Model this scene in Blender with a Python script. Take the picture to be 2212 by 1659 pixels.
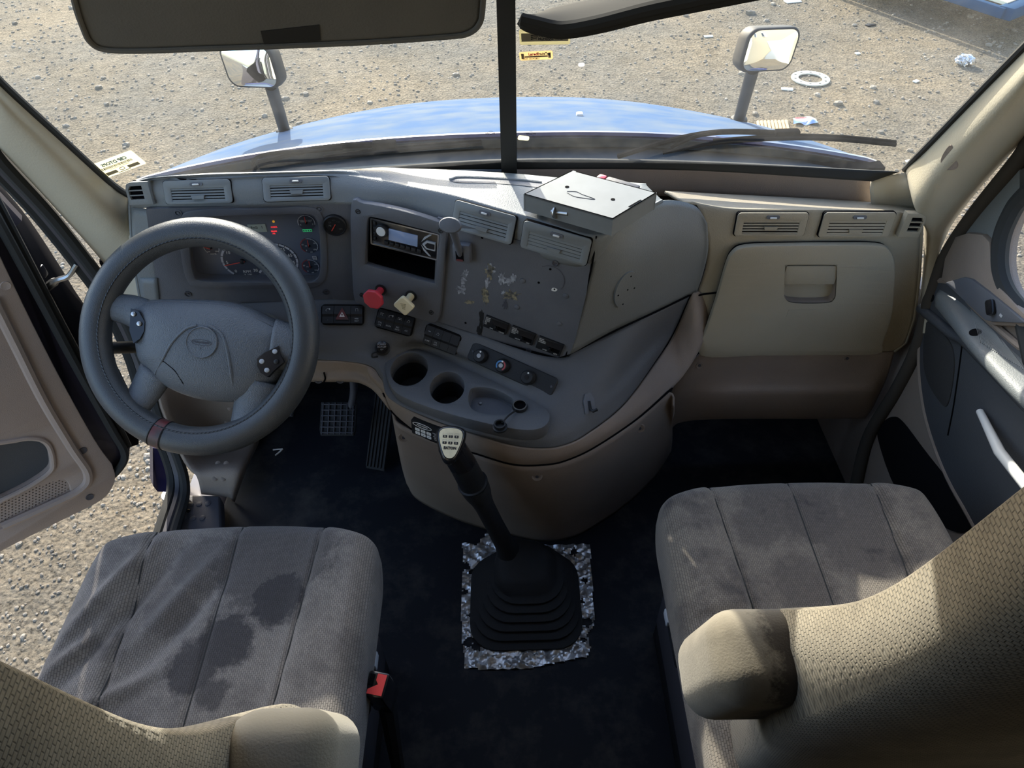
import bpy, bmesh, math, random
from mathutils import Vector, Matrix
from mathutils.bvhtree import BVHTree

for _o in list(bpy.data.objects): bpy.data.objects.remove(_o)
SC = bpy.context.scene
COL = SC.collection
random.seed(7)
V = Vector

# ------------------------------------------------------------------ camera
FPX = 1500.0
PITCH, ROLL, CAMH = math.radians(45), math.radians(1.5), 1.68
_F = V((0, math.cos(PITCH), -math.sin(PITCH)))
_U0 = V((0, math.sin(PITCH), math.cos(PITCH)))
_R0 = V((1, 0, 0))
_R = _R0*math.cos(ROLL) - _U0*math.sin(ROLL)
_U = _U0*math.cos(ROLL) + _R0*math.sin(ROLL)
CAM = V((0, 0, CAMH))
cd = bpy.data.cameras.new('camera')
cd.sensor_width = 36.0; cd.sensor_fit = 'HORIZONTAL'
cd.lens = 36.0*FPX/2212.0
cd.clip_start = 0.02; cd.clip_end = 300
cam = bpy.data.objects.new('camera', cd); COL.objects.link(cam)
cam.matrix_world = Matrix(((_R.x, _U.x, -_F.x, CAM.x), (_R.y, _U.y, -_F.y, CAM.y), (_R.z, _U.z, -_F.z, CAM.z), (0, 0, 0, 1)))
SC.camera = cam

# ------------------------------------------------------------------ world, sun, exposure
SUN_AZ, SUN_EL = math.radians(17), math.radians(26)      # azimuth: to the left of straight ahead
wd = bpy.data.worlds.new('sky'); SC.world = wd; wd.use_nodes = True
wn = wd.node_tree.nodes; wn.clear()
wo = wn.new('ShaderNodeOutputWorld'); wb = wn.new('ShaderNodeBackground'); ws = wn.new('ShaderNodeTexSky')
ws.sky_type = 'NISHITA'; ws.sun_disc = False
ws.sun_elevation = SUN_EL; ws.sun_rotation = -SUN_AZ
ws.air_density = 1.0; ws.dust_density = 1.6; ws.ozone_density = 1.0
wb.inputs['Strength'].default_value = 0.55
wd.node_tree.links.new(ws.outputs[0], wb.inputs[0]); wd.node_tree.links.new(wb.outputs[0], wo.inputs[0])
sl = bpy.data.lights.new('sun', 'SUN'); sl.energy = 8.5; sl.angle = math.radians(0.6); sl.color = (1.0, 0.93, 0.80)
sun = bpy.data.objects.new('sun', sl); COL.objects.link(sun)
_sd = V((-math.sin(SUN_AZ)*math.cos(SUN_EL), math.cos(SUN_AZ)*math.cos(SUN_EL), math.sin(SUN_EL)))
sun.location = _sd*30
sun.rotation_euler = _sd.to_track_quat('Z', 'Y').to_euler()
vs = SC.view_settings
vs.view_transform = 'Standard'; vs.look = 'None'; vs.gamma = 1.0; vs.use_curve_mapping = False
vs.exposure = 0.40

# ------------------------------------------------------------------ helpers: photo ray -> world
def ray(u, v):
    return _F + ((u-1106.0)/FPX)*_R - ((v-829.5)/FPX)*_U
def P(u, v, x=None, y=None, z=None):
    d = ray(u, v)
    if x is not None: t = x/d.x
    elif y is not None: t = y/d.y
    else: t = (z-CAMH)/d.z
    return CAM + d*t
def Z(u, v, z): return P(u, v, z=z)
def Y(u, v, y): return P(u, v, y=y)
class Plane:
    def __init__(s, a, b, c):
        s.o = a.copy(); s.n = (b-a).cross(c-a).normalized()
        if s.n.dot(CAM-a) < 0: s.n = -s.n
    def hit(s, u, v, off=0.0):
        d = ray(u, v); t = (s.o + s.n*off - CAM).dot(s.n)/d.dot(s.n)
        return CAM + d*t
class Bvh:
    def __init__(s, mesh_list):
        vs_, fs_ = [], []
        for (vv, ff) in mesh_list:
            k = len(vs_); vs_ += vv; fs_ += [tuple(i+k for i in f) for f in ff]
        s.t = BVHTree.FromPolygons([tuple(q) for q in vs_], fs_)
        s.n = V((0, -1, 0))
    def hit(s, u, v, off=0.0):
        d = ray(u, v).normalized()
        r = s.t.ray_cast(CAM, d)
        s.last = r[1]
        k = 0
        while r[0] is None:          # just past the edge: take the depth of the nearest place on the surface
            k += 1
            if k > 40: raise Exception('no hit %s %s' % (u, v))
            for i in range(8):
                e = ray(u+k*3*math.cos(i*.785), v+k*3*math.sin(i*.785)).normalized()
                q = s.t.ray_cast(CAM, e)
                if q[0] is not None:
                    return CAM + d*((q[0]-CAM).length - off)
        return r[0] - d*off

# ------------------------------------------------------------------ helpers: materials
MATS = {}
def mat(name, col, rough=0.5, metal=0.0, var=0.0, vscale=8.0, col2=None, bump=0.0, bscale=200.0, coat=0.0, spec=0.5,
        emit=0.0, fibre=None, alpha=1.0, dist=0.002, sheen=0.0):
    m = bpy.data.materials.new(name); m.use_nodes = True; MATS[name] = m
    nt = m.node_tree; b = nt.nodes['Principled BSDF']
    b.inputs['Base Color'].default_value = (*col, 1); b.inputs['Roughness'].default_value = rough
    b.inputs['Metallic'].default_value = metal; b.inputs['Specular IOR Level'].default_value = spec
    b.inputs['Coat Weight'].default_value = coat
    if sheen: b.inputs['Sheen Weight'].default_value = sheen
    if alpha < 1: b.inputs['Alpha'].default_value = alpha
    if emit:
        b.inputs['Emission Color'].default_value = (*col, 1); b.inputs['Emission Strength'].default_value = emit
    tc = nt.nodes.new('ShaderNodeTexCoord')
    if var > 0 or col2:
        n = nt.nodes.new('ShaderNodeTexNoise'); n.inputs['Scale'].default_value = vscale; n.inputs['Detail'].default_value = 6
        nt.links.new(tc.outputs['Object'], n.inputs['Vector'])
        mx = nt.nodes.new('ShaderNodeMix'); mx.data_type = 'RGBA'
        c2 = col2 or tuple(max(0, c*(1-var)) for c in col)
        c1 = col if col2 else tuple(c*(1+var) for c in col)
        mx.inputs[6].default_value = (*c1, 1); mx.inputs[7].default_value = (*c2, 1)
        rp = nt.nodes.new('ShaderNodeValToRGB'); rp.color_ramp.elements[0].position = .35; rp.color_ramp.elements[1].position = .65
        nt.links.new(n.outputs['Fac'], rp.inputs[0]); nt.links.new(rp.outputs[0], mx.inputs[0])
        nt.links.new(mx.outputs[2], b.inputs['Base Color'])
    if bump > 0:
        n2 = nt.nodes.new('ShaderNodeTexNoise'); n2.inputs['Scale'].default_value = bscale; n2.inputs['Detail'].default_value = 2
        nt.links.new(tc.outputs['Object'], n2.inputs['Vector'])
        bp = nt.nodes.new('ShaderNodeBump'); bp.inputs['Strength'].default_value = bump; bp.inputs['Distance'].default_value = dist
        nt.links.new(n2.outputs['Fac'], bp.inputs['Height']); nt.links.new(bp.outputs[0], b.inputs['Normal'])
    return m

def fabric(name, col, dark, stains, bricks=(.007, .0034), noise_stain=0.5):
    """woven upholstery: knitted cells in relief, blotches that belong to the cloth"""
    m = bpy.data.materials.new(name); m.use_nodes = True; MATS[name] = m
    nt = m.node_tree; N = nt.nodes; L = nt.links; b = N['Principled BSDF']
    b.inputs['Roughness'].default_value = 0.95; b.inputs['Specular IOR Level'].default_value = 0.15
    b.inputs['Sheen Weight'].default_value = 0.15; b.inputs['Sheen Roughness'].default_value = 0.6
    tc = N.new('ShaderNodeTexCoord')
    geo = N.new('ShaderNodeTexCoord')
    flat = bricks is None
    if flat: bricks = (10, 10)
    br = N.new('ShaderNodeTexBrick'); br.inputs['Scale'].default_value = 1.0
    br.inputs['Brick Width'].default_value = bricks[0]; br.inputs['Row Height'].default_value = bricks[1]
    br.inputs['Mortar Size'].default_value = bricks[1]*0.22; br.inputs['Mortar Smooth'].default_value = 1.0
    br.inputs['Color1'].default_value = (1, 1, 1, 1); br.inputs['Color2'].default_value = (.82, .82, .82, 1); br.inputs['Mortar'].default_value = (.42, .42, .42, 1)
    L.new(tc.outputs['UV'], br.inputs['Vector'])
    n = N.new('ShaderNodeTexNoise'); n.inputs['Scale'].default_value = 9; n.inputs['Detail'].default_value = 8; n.inputs['Roughness'].default_value = .65
    L.new(tc.outputs['Object'], n.inputs['Vector'])
    rp = N.new('ShaderNodeValToRGB'); rp.color_ramp.elements[0].position = .46; rp.color_ramp.elements[1].position = .68
    L.new(n.outputs['Fac'], rp.inputs[0])
    fac = N.new('ShaderNodeMath'); fac.operation = 'MULTIPLY'; fac.inputs[1].default_value = noise_stain
    L.new(rp.outputs[0], fac.inputs[0]); cur = fac.outputs[0]
    # blotches: centre (local), radius, strength, edges broken by noise
    nz = N.new('ShaderNodeTexNoise'); nz.inputs['Scale'].default_value = 34; nz.inputs['Detail'].default_value = 10; nz.inputs['Roughness'].default_value = .75
    L.new(tc.outputs['Object'], nz.inputs['Vector'])
    for (cx, cy, r, st) in stains:
        vs_ = N.new('ShaderNodeVectorMath'); vs_.operation = 'MULTIPLY_ADD'
        vs_.inputs[1].default_value = (1, 1, 0.0); vs_.inputs[2].default_value = (-cx, -cy, 0)
        L.new(tc.outputs['Object'], vs_.inputs[0])
        ln = N.new('ShaderNodeVectorMath'); ln.operation = 'LENGTH'; L.new(vs_.outputs[0], ln.inputs[0])
        ad = N.new('ShaderNodeMath'); ad.operation = 'MULTIPLY_ADD'; ad.inputs[1].default_value = r*1.6; ad.inputs[2].default_value = -r*.8
        L.new(nz.outputs['Fac'], ad.inputs[0])
        sm = N.new('ShaderNodeMath'); sm.operation = 'ADD'; L.new(ln.outputs['Value'], sm.inputs[0]); L.new(ad.outputs[0], sm.inputs[1])
        mr = N.new('ShaderNodeMapRange'); mr.inputs['From Min'].default_value = r*.75; mr.inputs['From Max'].default_value = r*1.1
        mr.inputs['To Min'].default_value = st; mr.inputs['To Max'].default_value = 0
        L.new(sm.outputs[0], mr.inputs['Value'])
        mxx = N.new('ShaderNodeMath'); mxx.operation = 'MAXIMUM'; L.new(cur, mxx.inputs[0]); L.new(mr.outputs[0], mxx.inputs[1]); cur = mxx.outputs[0]
    mx = N.new('ShaderNodeMix'); mx.data_type = 'RGBA'; mx.inputs[6].default_value = (*col, 1); mx.inputs[7].default_value = (*dark, 1)
    L.new(cur, mx.inputs[0])
    mu = N.new('ShaderNodeMix'); mu.data_type = 'RGBA'; mu.blend_type = 'MULTIPLY'; mu.inputs[0].default_value = 1
    L.new(mx.outputs[2], mu.inputs[6]); L.new(br.outputs['Color'], mu.inputs[7])
    L.new(mu.outputs[2], b.inputs['Base Color'])
    bp = N.new('ShaderNodeBump'); bp.inputs['Strength'].default_value = .6; bp.inputs['Distance'].default_value = .0015
    L.new(br.outputs['Color'], bp.inputs['Height'])
    fz = N.new('ShaderNodeTexNoise'); fz.inputs['Scale'].default_value = 420; L.new(tc.outputs['Object'], fz.inputs['Vector'])
    bp2 = N.new('ShaderNodeBump'); bp2.inputs['Strength'].default_value = .35; bp2.inputs['Distance'].default_value = .001
    L.new(fz.outputs['Fac'], bp2.inputs['Height']); L.new(bp.outputs[0], bp2.inputs['Normal']); L.new(bp2.outputs[0], b.inputs['Normal'])
    return m

# ------------------------------------------------------------------ helpers: objects
def thing(name, label, cat, loc=(0, 0, 0), M=None, group=None):
    o = bpy.data.objects.new(name, None); COL.objects.link(o)
    o.empty_display_size = 0.05
    o.matrix_world = M if M is not None else Matrix.Translation(V(loc))
    o['label'] = label; o['category'] = cat
    if group: o['group'] = group
    return o
def tag(o, label=None, cat=None, group=None, kind=None):
    if label: o['label'] = label
    if cat: o['category'] = cat
    if group: o['group'] = group
    if kind: o['kind'] = kind
    return o
def wmat(o):
    m = o.matrix_basis.copy(); q = o.parent
    while q: m = q.matrix_basis @ m; q = q.parent
    return m
class B:
    """collects geometry, then links it as one mesh object"""
    def __init__(s): s.v = []; s.f = []
    def add(s, verts, faces, M=None):
        k = len(s.v)
        s.v += [(M @ V(q)) if M is not None else V(q) for q in verts]
        s.f += [tuple(i+k for i in f) for f in faces]
        return s
    def bm(s, b, M=None):
        b.verts.ensure_lookup_table(); b.verts.index_update()
        s.add([q.co.copy() for q in b.verts], [tuple(q.index for q in f.verts) for f in b.faces], M); b.free(); return s
    def box(s, c, size, bev=0.0, M=None, seg=2):
        b = bmesh.new(); bmesh.ops.create_cube(b, size=1.0)
        for q in b.verts: q.co = V((q.co.x*size[0]+c[0], q.co.y*size[1]+c[1], q.co.z*size[2]+c[2]))
        if bev > 0: bmesh.ops.bevel(b, geom=list(b.edges), offset=min(bev, .49*min(size)), segments=seg, profile=.5, affect='EDGES')
        return s.bm(b, M)
    def lathe(s, prof, n=24, M=None, cap=True):
        """prof: list of (r, z) revolved about local z"""
        vs_, fs_ = [], []
        for (r, z) in prof:
            for i in range(n):
                a = 2*math.pi*i/n; vs_.append((r*math.cos(a), r*math.sin(a), z))
        for j in range(len(prof)-1):
            for i in range(n):
                a = j*n+i; b_ = j*n+(i+1) % n
                fs_.append((a, b_, b_+n, a+n))
        if cap:
            fs_.append(tuple(range(n-1, -1, -1))); k = (len(prof)-1)*n; fs_.append(tuple(range(k, k+n)))
        return s.add(vs_, fs_, M)
    def tube(s, path, r, n=10, cap=True, closed=False, M=None):
        path = [V(q) for q in path]; m = len(path)
        rs = r if isinstance(r, (list, tuple)) else [r]*m
        vs_, fs_ = [], []; up = None
        for i in range(m):
            if closed: t = path[(i+1) % m]-path[i-1]
            else: t = path[min(i+1, m-1)]-path[max(i-1, 0)]
            t.normalize()
            if up is None:
                up = V((0, 0, 1)) if abs(t.z) < .9 else V((1, 0, 0))
            a = t.cross(up); 
            if a.length < 1e-5: a = t.orthogonal()
            a.normalize(); b_ = a.cross(t).normalized(); up = b_
            for k in range(n):
                th = 2*math.pi*k/n
                vs_.append(path[i] + a*(rs[i]*math.cos(th)) + b_*(rs[i]*math.sin(th)))
        R_ = m if closed else m-1
        for i in range(R_):
            for k in range(n):
                p0 = i*n+k; p1 = i*n+(k+1) % n; q0 = ((i+1) % m)*n+k; q1 = ((i+1) % m)*n+(k+1) % n
                fs_.append((p0, p1, q1, q0))
        if cap and not closed:
            fs_.append(tuple(range(n-1, -1, -1))); k = (m-1)*n; fs_.append(tuple(range(k, k+n)))
        return s.add(vs_, fs_, M)
    def prism(s, poly, z0, z1, M=None):
        """poly: 2D outline (counter-clockwise) extruded from z0 to z1"""
        n = len(poly)
        vs_ = [(q[0], q[1], z0) for q in poly] + [(q[0], q[1], z1) for q in poly]
        fs_ = [tuple(range(n-1, -1, -1)), tuple(range(n, 2*n))] + [(i, (i+1) % n, n+(i+1) % n, n+i) for i in range(n)]
        return s.add(vs_, fs_, M)
    def slab(s, pts, off):
        """polygon of 3D points given thickness by the vector off"""
        n = len(pts); off = V(off)
        vs_ = [V(q) for q in pts] + [V(q)+off for q in pts]
        fs_ = [tuple(range(n-1, -1, -1)), tuple(range(n, 2*n))] + [(i, (i+1) % n, n+(i+1) % n, n+i) for i in range(n)]
        return s.add(vs_, fs_)
    def build(s, name, material, parent=None, smooth=40, world=False, uv=None, keep=False):
        me = bpy.data.meshes.new(name)
        vv = s.v
        if world and parent is not None:
            inv = wmat(parent).inverted(); vv = [inv @ q for q in vv]
        me.from_pydata([tuple(q) for q in vv], [], s.f)
        me.validate()
        bmx = bmesh.new(); bmx.from_mesh(me)
        if not keep: bmesh.ops.recalc_face_normals(bmx, faces=list(bmx.faces))
        bmx.to_mesh(me); bmx.free()
        if smooth:
            for p_ in me.polygons: p_.use_smooth = True
            if smooth < 180: me.set_sharp_from_angle(angle=math.radians(smooth))
        if uv: 
            ul = me.uv_layers.new(name='UVMap')
            for lp in me.loops: ul.data[lp.index].uv = uv(me.vertices[lp.vertex_index].co)
        o = bpy.data.objects.new(name, me); COL.objects.link(o)
        me.materials.append(MATS[material] if isinstance(material, str) else material)
        if parent is not None: o.parent = parent
        return o

def cr(pts, n, closed=False):
    """Catmull-Rom through the points, n steps per span"""
    pts = [V(q) for q in pts]; m = len(pts); out = []
    rng = m if closed else m-1
    for i in range(rng):
        p1, p2 = pts[i], pts[(i+1) % m]
        p0 = pts[i-1] if (i > 0 or closed) else p1*2-p2
        p3 = pts[(i+2) % m] if (i+2 < m or closed) else p2*2-p1
        for k in range(n):
            t = k/n
            out.append(.5*((2*p1) + (p2-p0)*t + (2*p0-5*p1+4*p2-p3)*t*t + (3*p1-p0-3*p2+p3)*t*t*t))
    if not closed: out.append(pts[-1].copy())
    return out
def cr2(pts, n, closed=False):
    return [(q.x, q.y) for q in cr([V((p_[0], p_[1], 0)) for p_ in pts], n, closed)]
def surf(groups, nu=6, nv=6):
    """groups of control rows (rows shared between groups make a crease) -> dense rows"""
    rows = []
    for g in groups:
        dense = [cr(r, nu) for r in g]
        m = len(dense[0])
        cols = [cr([d[j] for d in dense], nv) for j in range(m)]
        R_ = [[cols[j][i] for j in range(m)] for i in range(len(cols[0]))]
        rows += R_ if not rows else R_[1:]
    return rows
def gridmesh(rows):
    n = len(rows[0]); vv = [q for r in rows for q in r]
    ff = [(i*n+j, i*n+j+1, (i+1)*n+j+1, (i+1)*n+j) for i in range(len(rows)-1) for j in range(n-1)]
    return vv, ff
def shell(name, rows, material, parent, thick=0.006, smooth=60, flip_to=CAM, drop=None):
    """a dense surface, given thickness on the far side from the cabin"""
    vv, ff = gridmesh(rows)
    if drop: ff = [f for f in ff if not drop(sum((vv[i] for i in f), V())/4)]
    c = sum(vv, V())/len(vv)
    f = ff[len(ff)//2]
    nn = V()
    for f in ff:
        nn += (vv[f[1]]-vv[f[0]]).cross(vv[f[3]]-vv[f[0]])
    if nn.dot(flip_to-c) < 0: ff = [tuple(reversed(f)) for f in ff]
    b = B(); b.add(vv, ff)
    o = b.build(name, material, parent, smooth=smooth, world=True, keep=True)
    if thick:
        md = o.modifiers.new('thickness', 'SOLIDIFY'); md.thickness = thick; md.offset = -1
    o['_mesh'] = 0; del o['_mesh']
    return o, (vv, ff)

def frame(c4, s, off=0.0):
    """local frame on a surface from the four photo corners TL TR BR BL: x right, y up, z out"""
    a, b, c, d = [s.hit(u, v, 0) for (u, v) in c4]
    X = ((b-a)+(c-d))/2; Yv = ((a-d)+(b-c))/2
    w, h = X.length, Yv.length
    X = X.normalized(); Zv = X.cross(Yv).normalized(); Yn = Zv.cross(X)
    o = (a+b+c+d)/4 + Zv*off
    return Matrix(((X.x, Yn.x, Zv.x, o.x), (X.y, Yn.y, Zv.y, o.y), (X.z, Yn.z, Zv.z, o.z), (0, 0, 0, 1))), w, h
def frame_dir(o, Zv, Xd=V((1, 0, 0))):
    Zv = V(Zv).normalized(); X = V(Xd); X = (X - Zv*X.dot(Zv)).normalized(); Yn = Zv.cross(X)
    return Matrix(((X.x, Yn.x, Zv.x, o[0]), (X.y, Yn.y, Zv.y, o[1]), (X.z, Yn.z, Zv.z, o[2]), (0, 0, 0, 1)))

def rrect(w, h, r, n=5, cx=0, cy=0):
    r = min(r, w/2-1e-5, h/2-1e-5); out = []
    for (sx, sy, a0) in ((1, -1, -90), (1, 1, 0), (-1, 1, 90), (-1, -1, 180)):
        for k in range(n+1):
            a = math.radians(a0+90*k/n)
            out.append((cx+sx*(w/2-r)+r*math.cos(a), cy+sy*(h/2-r)+r*math.sin(a)))
    return out
def circ(r, n=24, cx=0, cy=0): return [(cx+r*math.cos(2*math.pi*i/n), cy+r*math.sin(2*math.pi*i/n)) for i in range(n)]
def plate(name, loops, z0, z1, material, parent, bev=0.0, M=None, smooth=40):
    """flat plate with holes: outline loops in the local xy plane, between z0 and z1"""
    cu = bpy.data.curves.new(name, 'CURVE'); cu.dimensions = '2D'; cu.fill_mode = 'BOTH'
    for lp in loops:
        sp = cu.splines.new('POLY'); sp.points.add(len(lp)-1)
        for q, p_ in zip(sp.points, lp): q.co = (p_[0], p_[1], 0, 1)
        sp.use_cyclic_u = True
    cu.extrude = (z1-z0)/2-bev; cu.bevel_depth = bev; cu.bevel_resolution = 1
    to = bpy.data.objects.new('tmp', cu)
    me = bpy.data.meshes.new_from_object(to)
    bpy.data.objects.remove(to); bpy.data.curves.remove(cu)
    b = B(); b.add([q.co + V((0, 0, (z0+z1)/2)) for q in me.vertices], [tuple(p_.vertices) for p_ in me.polygons], M)
    bpy.data.meshes.remove(me)
    bm_ = bmesh.new()
    o = b.build(name, material, parent, smooth=smooth)
    m2 = bmesh.new(); m2.from_mesh(o.data); bmesh.ops.remove_doubles(m2, verts=list(m2.verts), dist=1e-6)
    bmesh.ops.recalc_face_normals(m2, faces=list(m2.faces)); m2.to_mesh(o.data); m2.free(); bm_.free()
    if smooth: o.data.set_sharp_from_angle(angle=math.radians(25))
    return o
def text(name, s, size, pos, material, parent, M=None, mirror=False, align='CENTER', bold=0.0, depth=0.0002, sx=1.0):
    """lettering in the local xy plane of the parent (pos = x, y, z)"""
    cu = bpy.data.curves.new(name, 'FONT'); cu.body = s; cu.size = size; cu.align_x = align; cu.align_y = 'CENTER'
    cu.extrude = depth; cu.offset = bold; cu.resolution_u = 2
    to = bpy.data.objects.new('tmp', cu); COL.objects.link(to)
    dg = bpy.context.evaluated_depsgraph_get(); dg.update()
    me = bpy.data.meshes.new_from_object(to.evaluated_get(dg))
    bpy.data.objects.remove(to); bpy.data.curves.remove(cu)
    T = Matrix.Translation(V(pos)) @ Matrix.Diagonal((-sx if mirror else sx, 1, 1, 1))
    if M is not None: T = M @ T
    me.transform(T); me.name = name
    o = bpy.data.objects.new(name, me); COL.objects.link(o)
    me.materials.clear(); me.materials.append(MATS[material])
    if parent is not None: o.parent = parent
    return o
def copy_tree(o, M=None, label=None, group=None):
    c = o.copy(); COL.objects.link(c)
    if M is not None: c.matrix_world = M
    if label: c['label'] = label
    if group: c['group'] = group
    for ch in o.children:
        d = ch.copy(); COL.objects.link(d); d.parent = c
        for g in ch.children:
            e = g.copy(); COL.objects.link(e); e.parent = d
    return c
def rotz(a): return Matrix.Rotation(a, 4, 'Z')
def T3(x, y, z): return Matrix.Translation(V((x, y, z)))

# ------------------------------------------------------------------ materials
mat('dash_grey', (.150, .163, .168), .50, bump=.35, bscale=420, var=.06, vscale=3, spec=.5)
mat('panel_grey', (.098, .104, .120), .55, bump=.25, bscale=500, var=.10, vscale=9, spec=.4)
mat('fascia_grey', (.092, .096, .104), .55, bump=.35, bscale=420, var=.08, vscale=4, spec=.35)
mat('frame_brown', (.060, .053, .045), .8, spec=.1)
mat('vent_grey', (.165, .182, .190), .5, bump=.1, bscale=500, spec=.4)
mat('tan', (.300, .268, .205), .55, bump=.35, bscale=420, var=.05, vscale=4, spec=.3)
mat('tan_shaded', (.235, .190, .158), .58, bump=.35, bscale=420, var=.08, vscale=5, spec=.3)  # the tan trim again, with its browner shade put into the colour
mat('door_tan_lit', (.33, .265, .23), .62, bump=.3, bscale=420, var=.04, vscale=5, spec=.25)  # trim copy made paler and pinker: ground bounce light is in the colour
mat('pillar_tan', (.400, .365, .285), .7, bump=.25, bscale=300, var=.03, vscale=4, spec=.25)
mat('black_plastic', (.014, .015, .017), .45, bump=.15, bscale=500, spec=.3)
mat('black_gloss', (.012, .012, .014), .18)
mat('black_matt', (.010, .010, .011), .9, spec=.0)
mat('void', (.004, .004, .005), .95, spec=.05)
mat('rubber', (.022, .023, .026), .7, bump=.2, bscale=300, spec=.25)
mat('seal', (.030, .032, .033), .75, spec=.2)
mat('leather', (.050, .055, .060), .36, bump=.35, bscale=650, var=.1, vscale=6, spec=.45)
mat('hub_grey', (.095, .106, .120), .34, bump=.6, bscale=480, dist=.0025, spec=.45)
mat('red_mark', (.14, .02, .022), .5, col2=(.05, .04, .04), vscale=30)
mat('white_print', (.75, .75, .73), .6)
mat('grey_print', (.35, .37, .40), .6)
mat('black_print', (.012, .012, .014), .6)
mat('red_print', (.65, .04, .05), .5)
mat('amber_print', (.75, .40, .06), .5)
mat('lamp_red', (.9, .05, .06), .4, emit=.5)
mat('lamp_amber', (.9, .45, .05), .4, emit=.25)
mat('lamp_green', (.04, .45, .16), .4, emit=.35)
mat('lcd', (.34, .40, .38), .25)
mat('screen_blue', (.16, .22, .36), .12, emit=.12)
mat('sleeper_dark', (.07, .065, .055), .9)
mat('chrome', (.75, .76, .78), .16, metal=1)
mat('bracket_grey', (.17, .182, .185), .5, metal=.0, spec=.3, var=.06, vscale=20)
mat('steel', (.42, .43, .44), .38, metal=1, bump=.1, bscale=150)
mat('white_metal', (.62, .63, .62), .45)
mat('knob_red', (.62, .045, .075), .38, coat=.2)
mat('knob_yellow', (.72, .64, .42), .4, coat=.2)
mat('dial_face', (.055, .065, .090), .35)
mat('cluster_face', (.125, .145, .195), .4)  # lighter blue tone stands in for sky reflected in the lens
mat('needle_red', (.70, .07, .05), .4)
mat('ring_white', (.50, .52, .58), .5)
mat('ring_red', (.35, .05, .05), .5)
mat('buckle_red', (.75, .07, .07), .35)
mat('visor', (.125, .122, .112), .8, bump=.3, bscale=320, spec=.2, var=.08, vscale=6)
mat('visor_dark', (.035, .035, .034), .85, spec=.05)
mat('paint_blue', (.072, .118, .205), .62, metal=.0, col2=(.120, .150, .190), vscale=8, coat=.0, spec=.0)
mat('paint_navy', (.018, .018, .075), .25, coat=.6)
mat('sill_black', (.020, .018, .030), .3, coat=.3)
mat('scuff', (.30, .26, .16), .7, col2=(.05, .05, .05), vscale=120)
mat('scuff_pale', (.36, .38, .42), .6, col2=(.09, .095, .11), vscale=120)
mat('step_grey', (.050, .050, .062), .6, bump=.2, bscale=300)
mat('cream', (.72, .66, .50), .6)
mat('cardboard', (.50, .33, .17), .8)
mat('white_paper', (.78, .78, .74), .7)
mat('paper_blue', (.12, .22, .55), .5)
mat('sticker_cream', (.66, .60, .38), .6)
mat('sticker_khaki', (.33, .30, .20), .6)
mat('sticker_grey', (.22, .21, .19), .6)
mat('sticker_orange', (.62, .43, .20), .6)
mat('sticker_teal', (.05, .16, .22), .6)
mat('stucco', (.55, .47, .33), .9, bump=.4, bscale=60)
mat('door_white', (.60, .60, .57), .7)
mat('trailer_blue', (.008, .050, .115), .7, spec=.1)
mat('cowl', (.045, .055, .065), .9, spec=.0)
mat('plastic_white', (.48, .46, .39), .6, var=.2, vscale=20)
mat('shift_plate', (.66, .60, .42), .3, var=.15, vscale=40)
mat('cyan_print', (.05, .20, .45), .5)
mat('pad_black', (.028, .028, .029), .85, bump=.4, bscale=500)
mat('door_blue_grey', (.062, .066, .074), .6, bump=.3, bscale=500, spec=.35)
mat('mirror_shell', (.022, .024, .026), .6, spec=.25)

def sticker_mat(name, col):
    m = bpy.data.materials.new(name); m.use_nodes = True; MATS[name] = m
    N = m.node_tree.nodes; L = m.node_tree.links; N.clear()
    o = N.new('ShaderNodeOutputMaterial'); d = N.new('ShaderNodeBsdfDiffuse'); t = N.new('ShaderNodeBsdfTranslucent'); x = N.new('ShaderNodeMixShader')
    d.inputs[0].default_value = (*col, 1); t.inputs[0].default_value = (*col, 1); x.inputs[0].default_value = .55
    L.new(d.outputs[0], x.inputs[1]); L.new(t.outputs[0], x.inputs[2]); L.new(x.outputs[0], o.inputs[0])
sticker_mat('sticker_cream', (.90, .87, .70)); sticker_mat('sticker_khaki', (.55, .52, .38)); sticker_mat('sticker_grey', (.34, .33, .30)); sticker_mat('sticker_orange', (.80, .66, .44)); sticker_mat('sticker_paper', (.9, .9, .88))
# ------------------------------------------------------------------ special materials
def nodes(name):
    m = bpy.data.materials.new(name); m.use_nodes = True; MATS[name] = m
    return m, m.node_tree.nodes, m.node_tree.links, m.node_tree.nodes['Principled BSDF']
def noise(N, L, src, scale, detail=6, rough=.6):
    n = N.new('ShaderNodeTexNoise'); n.inputs['Scale'].default_value = scale; n.inputs['Detail'].default_value = detail; n.inputs['Roughness'].default_value = rough
    L.new(src, n.inputs['Vector']); return n.outputs['Fac']
def ramp(N, L, src, stops):
    r = N.new('ShaderNodeValToRGB'); cr_ = r.color_ramp
    while len(cr_.elements) < len(stops): cr_.elements.new(.5)
    for e, (p_, c) in zip(cr_.elements, stops):
        e.position = p_; e.color = (*c, 1) if len(c) == 3 else c
    L.new(src, r.inputs[0]); return r.outputs[0]
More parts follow.
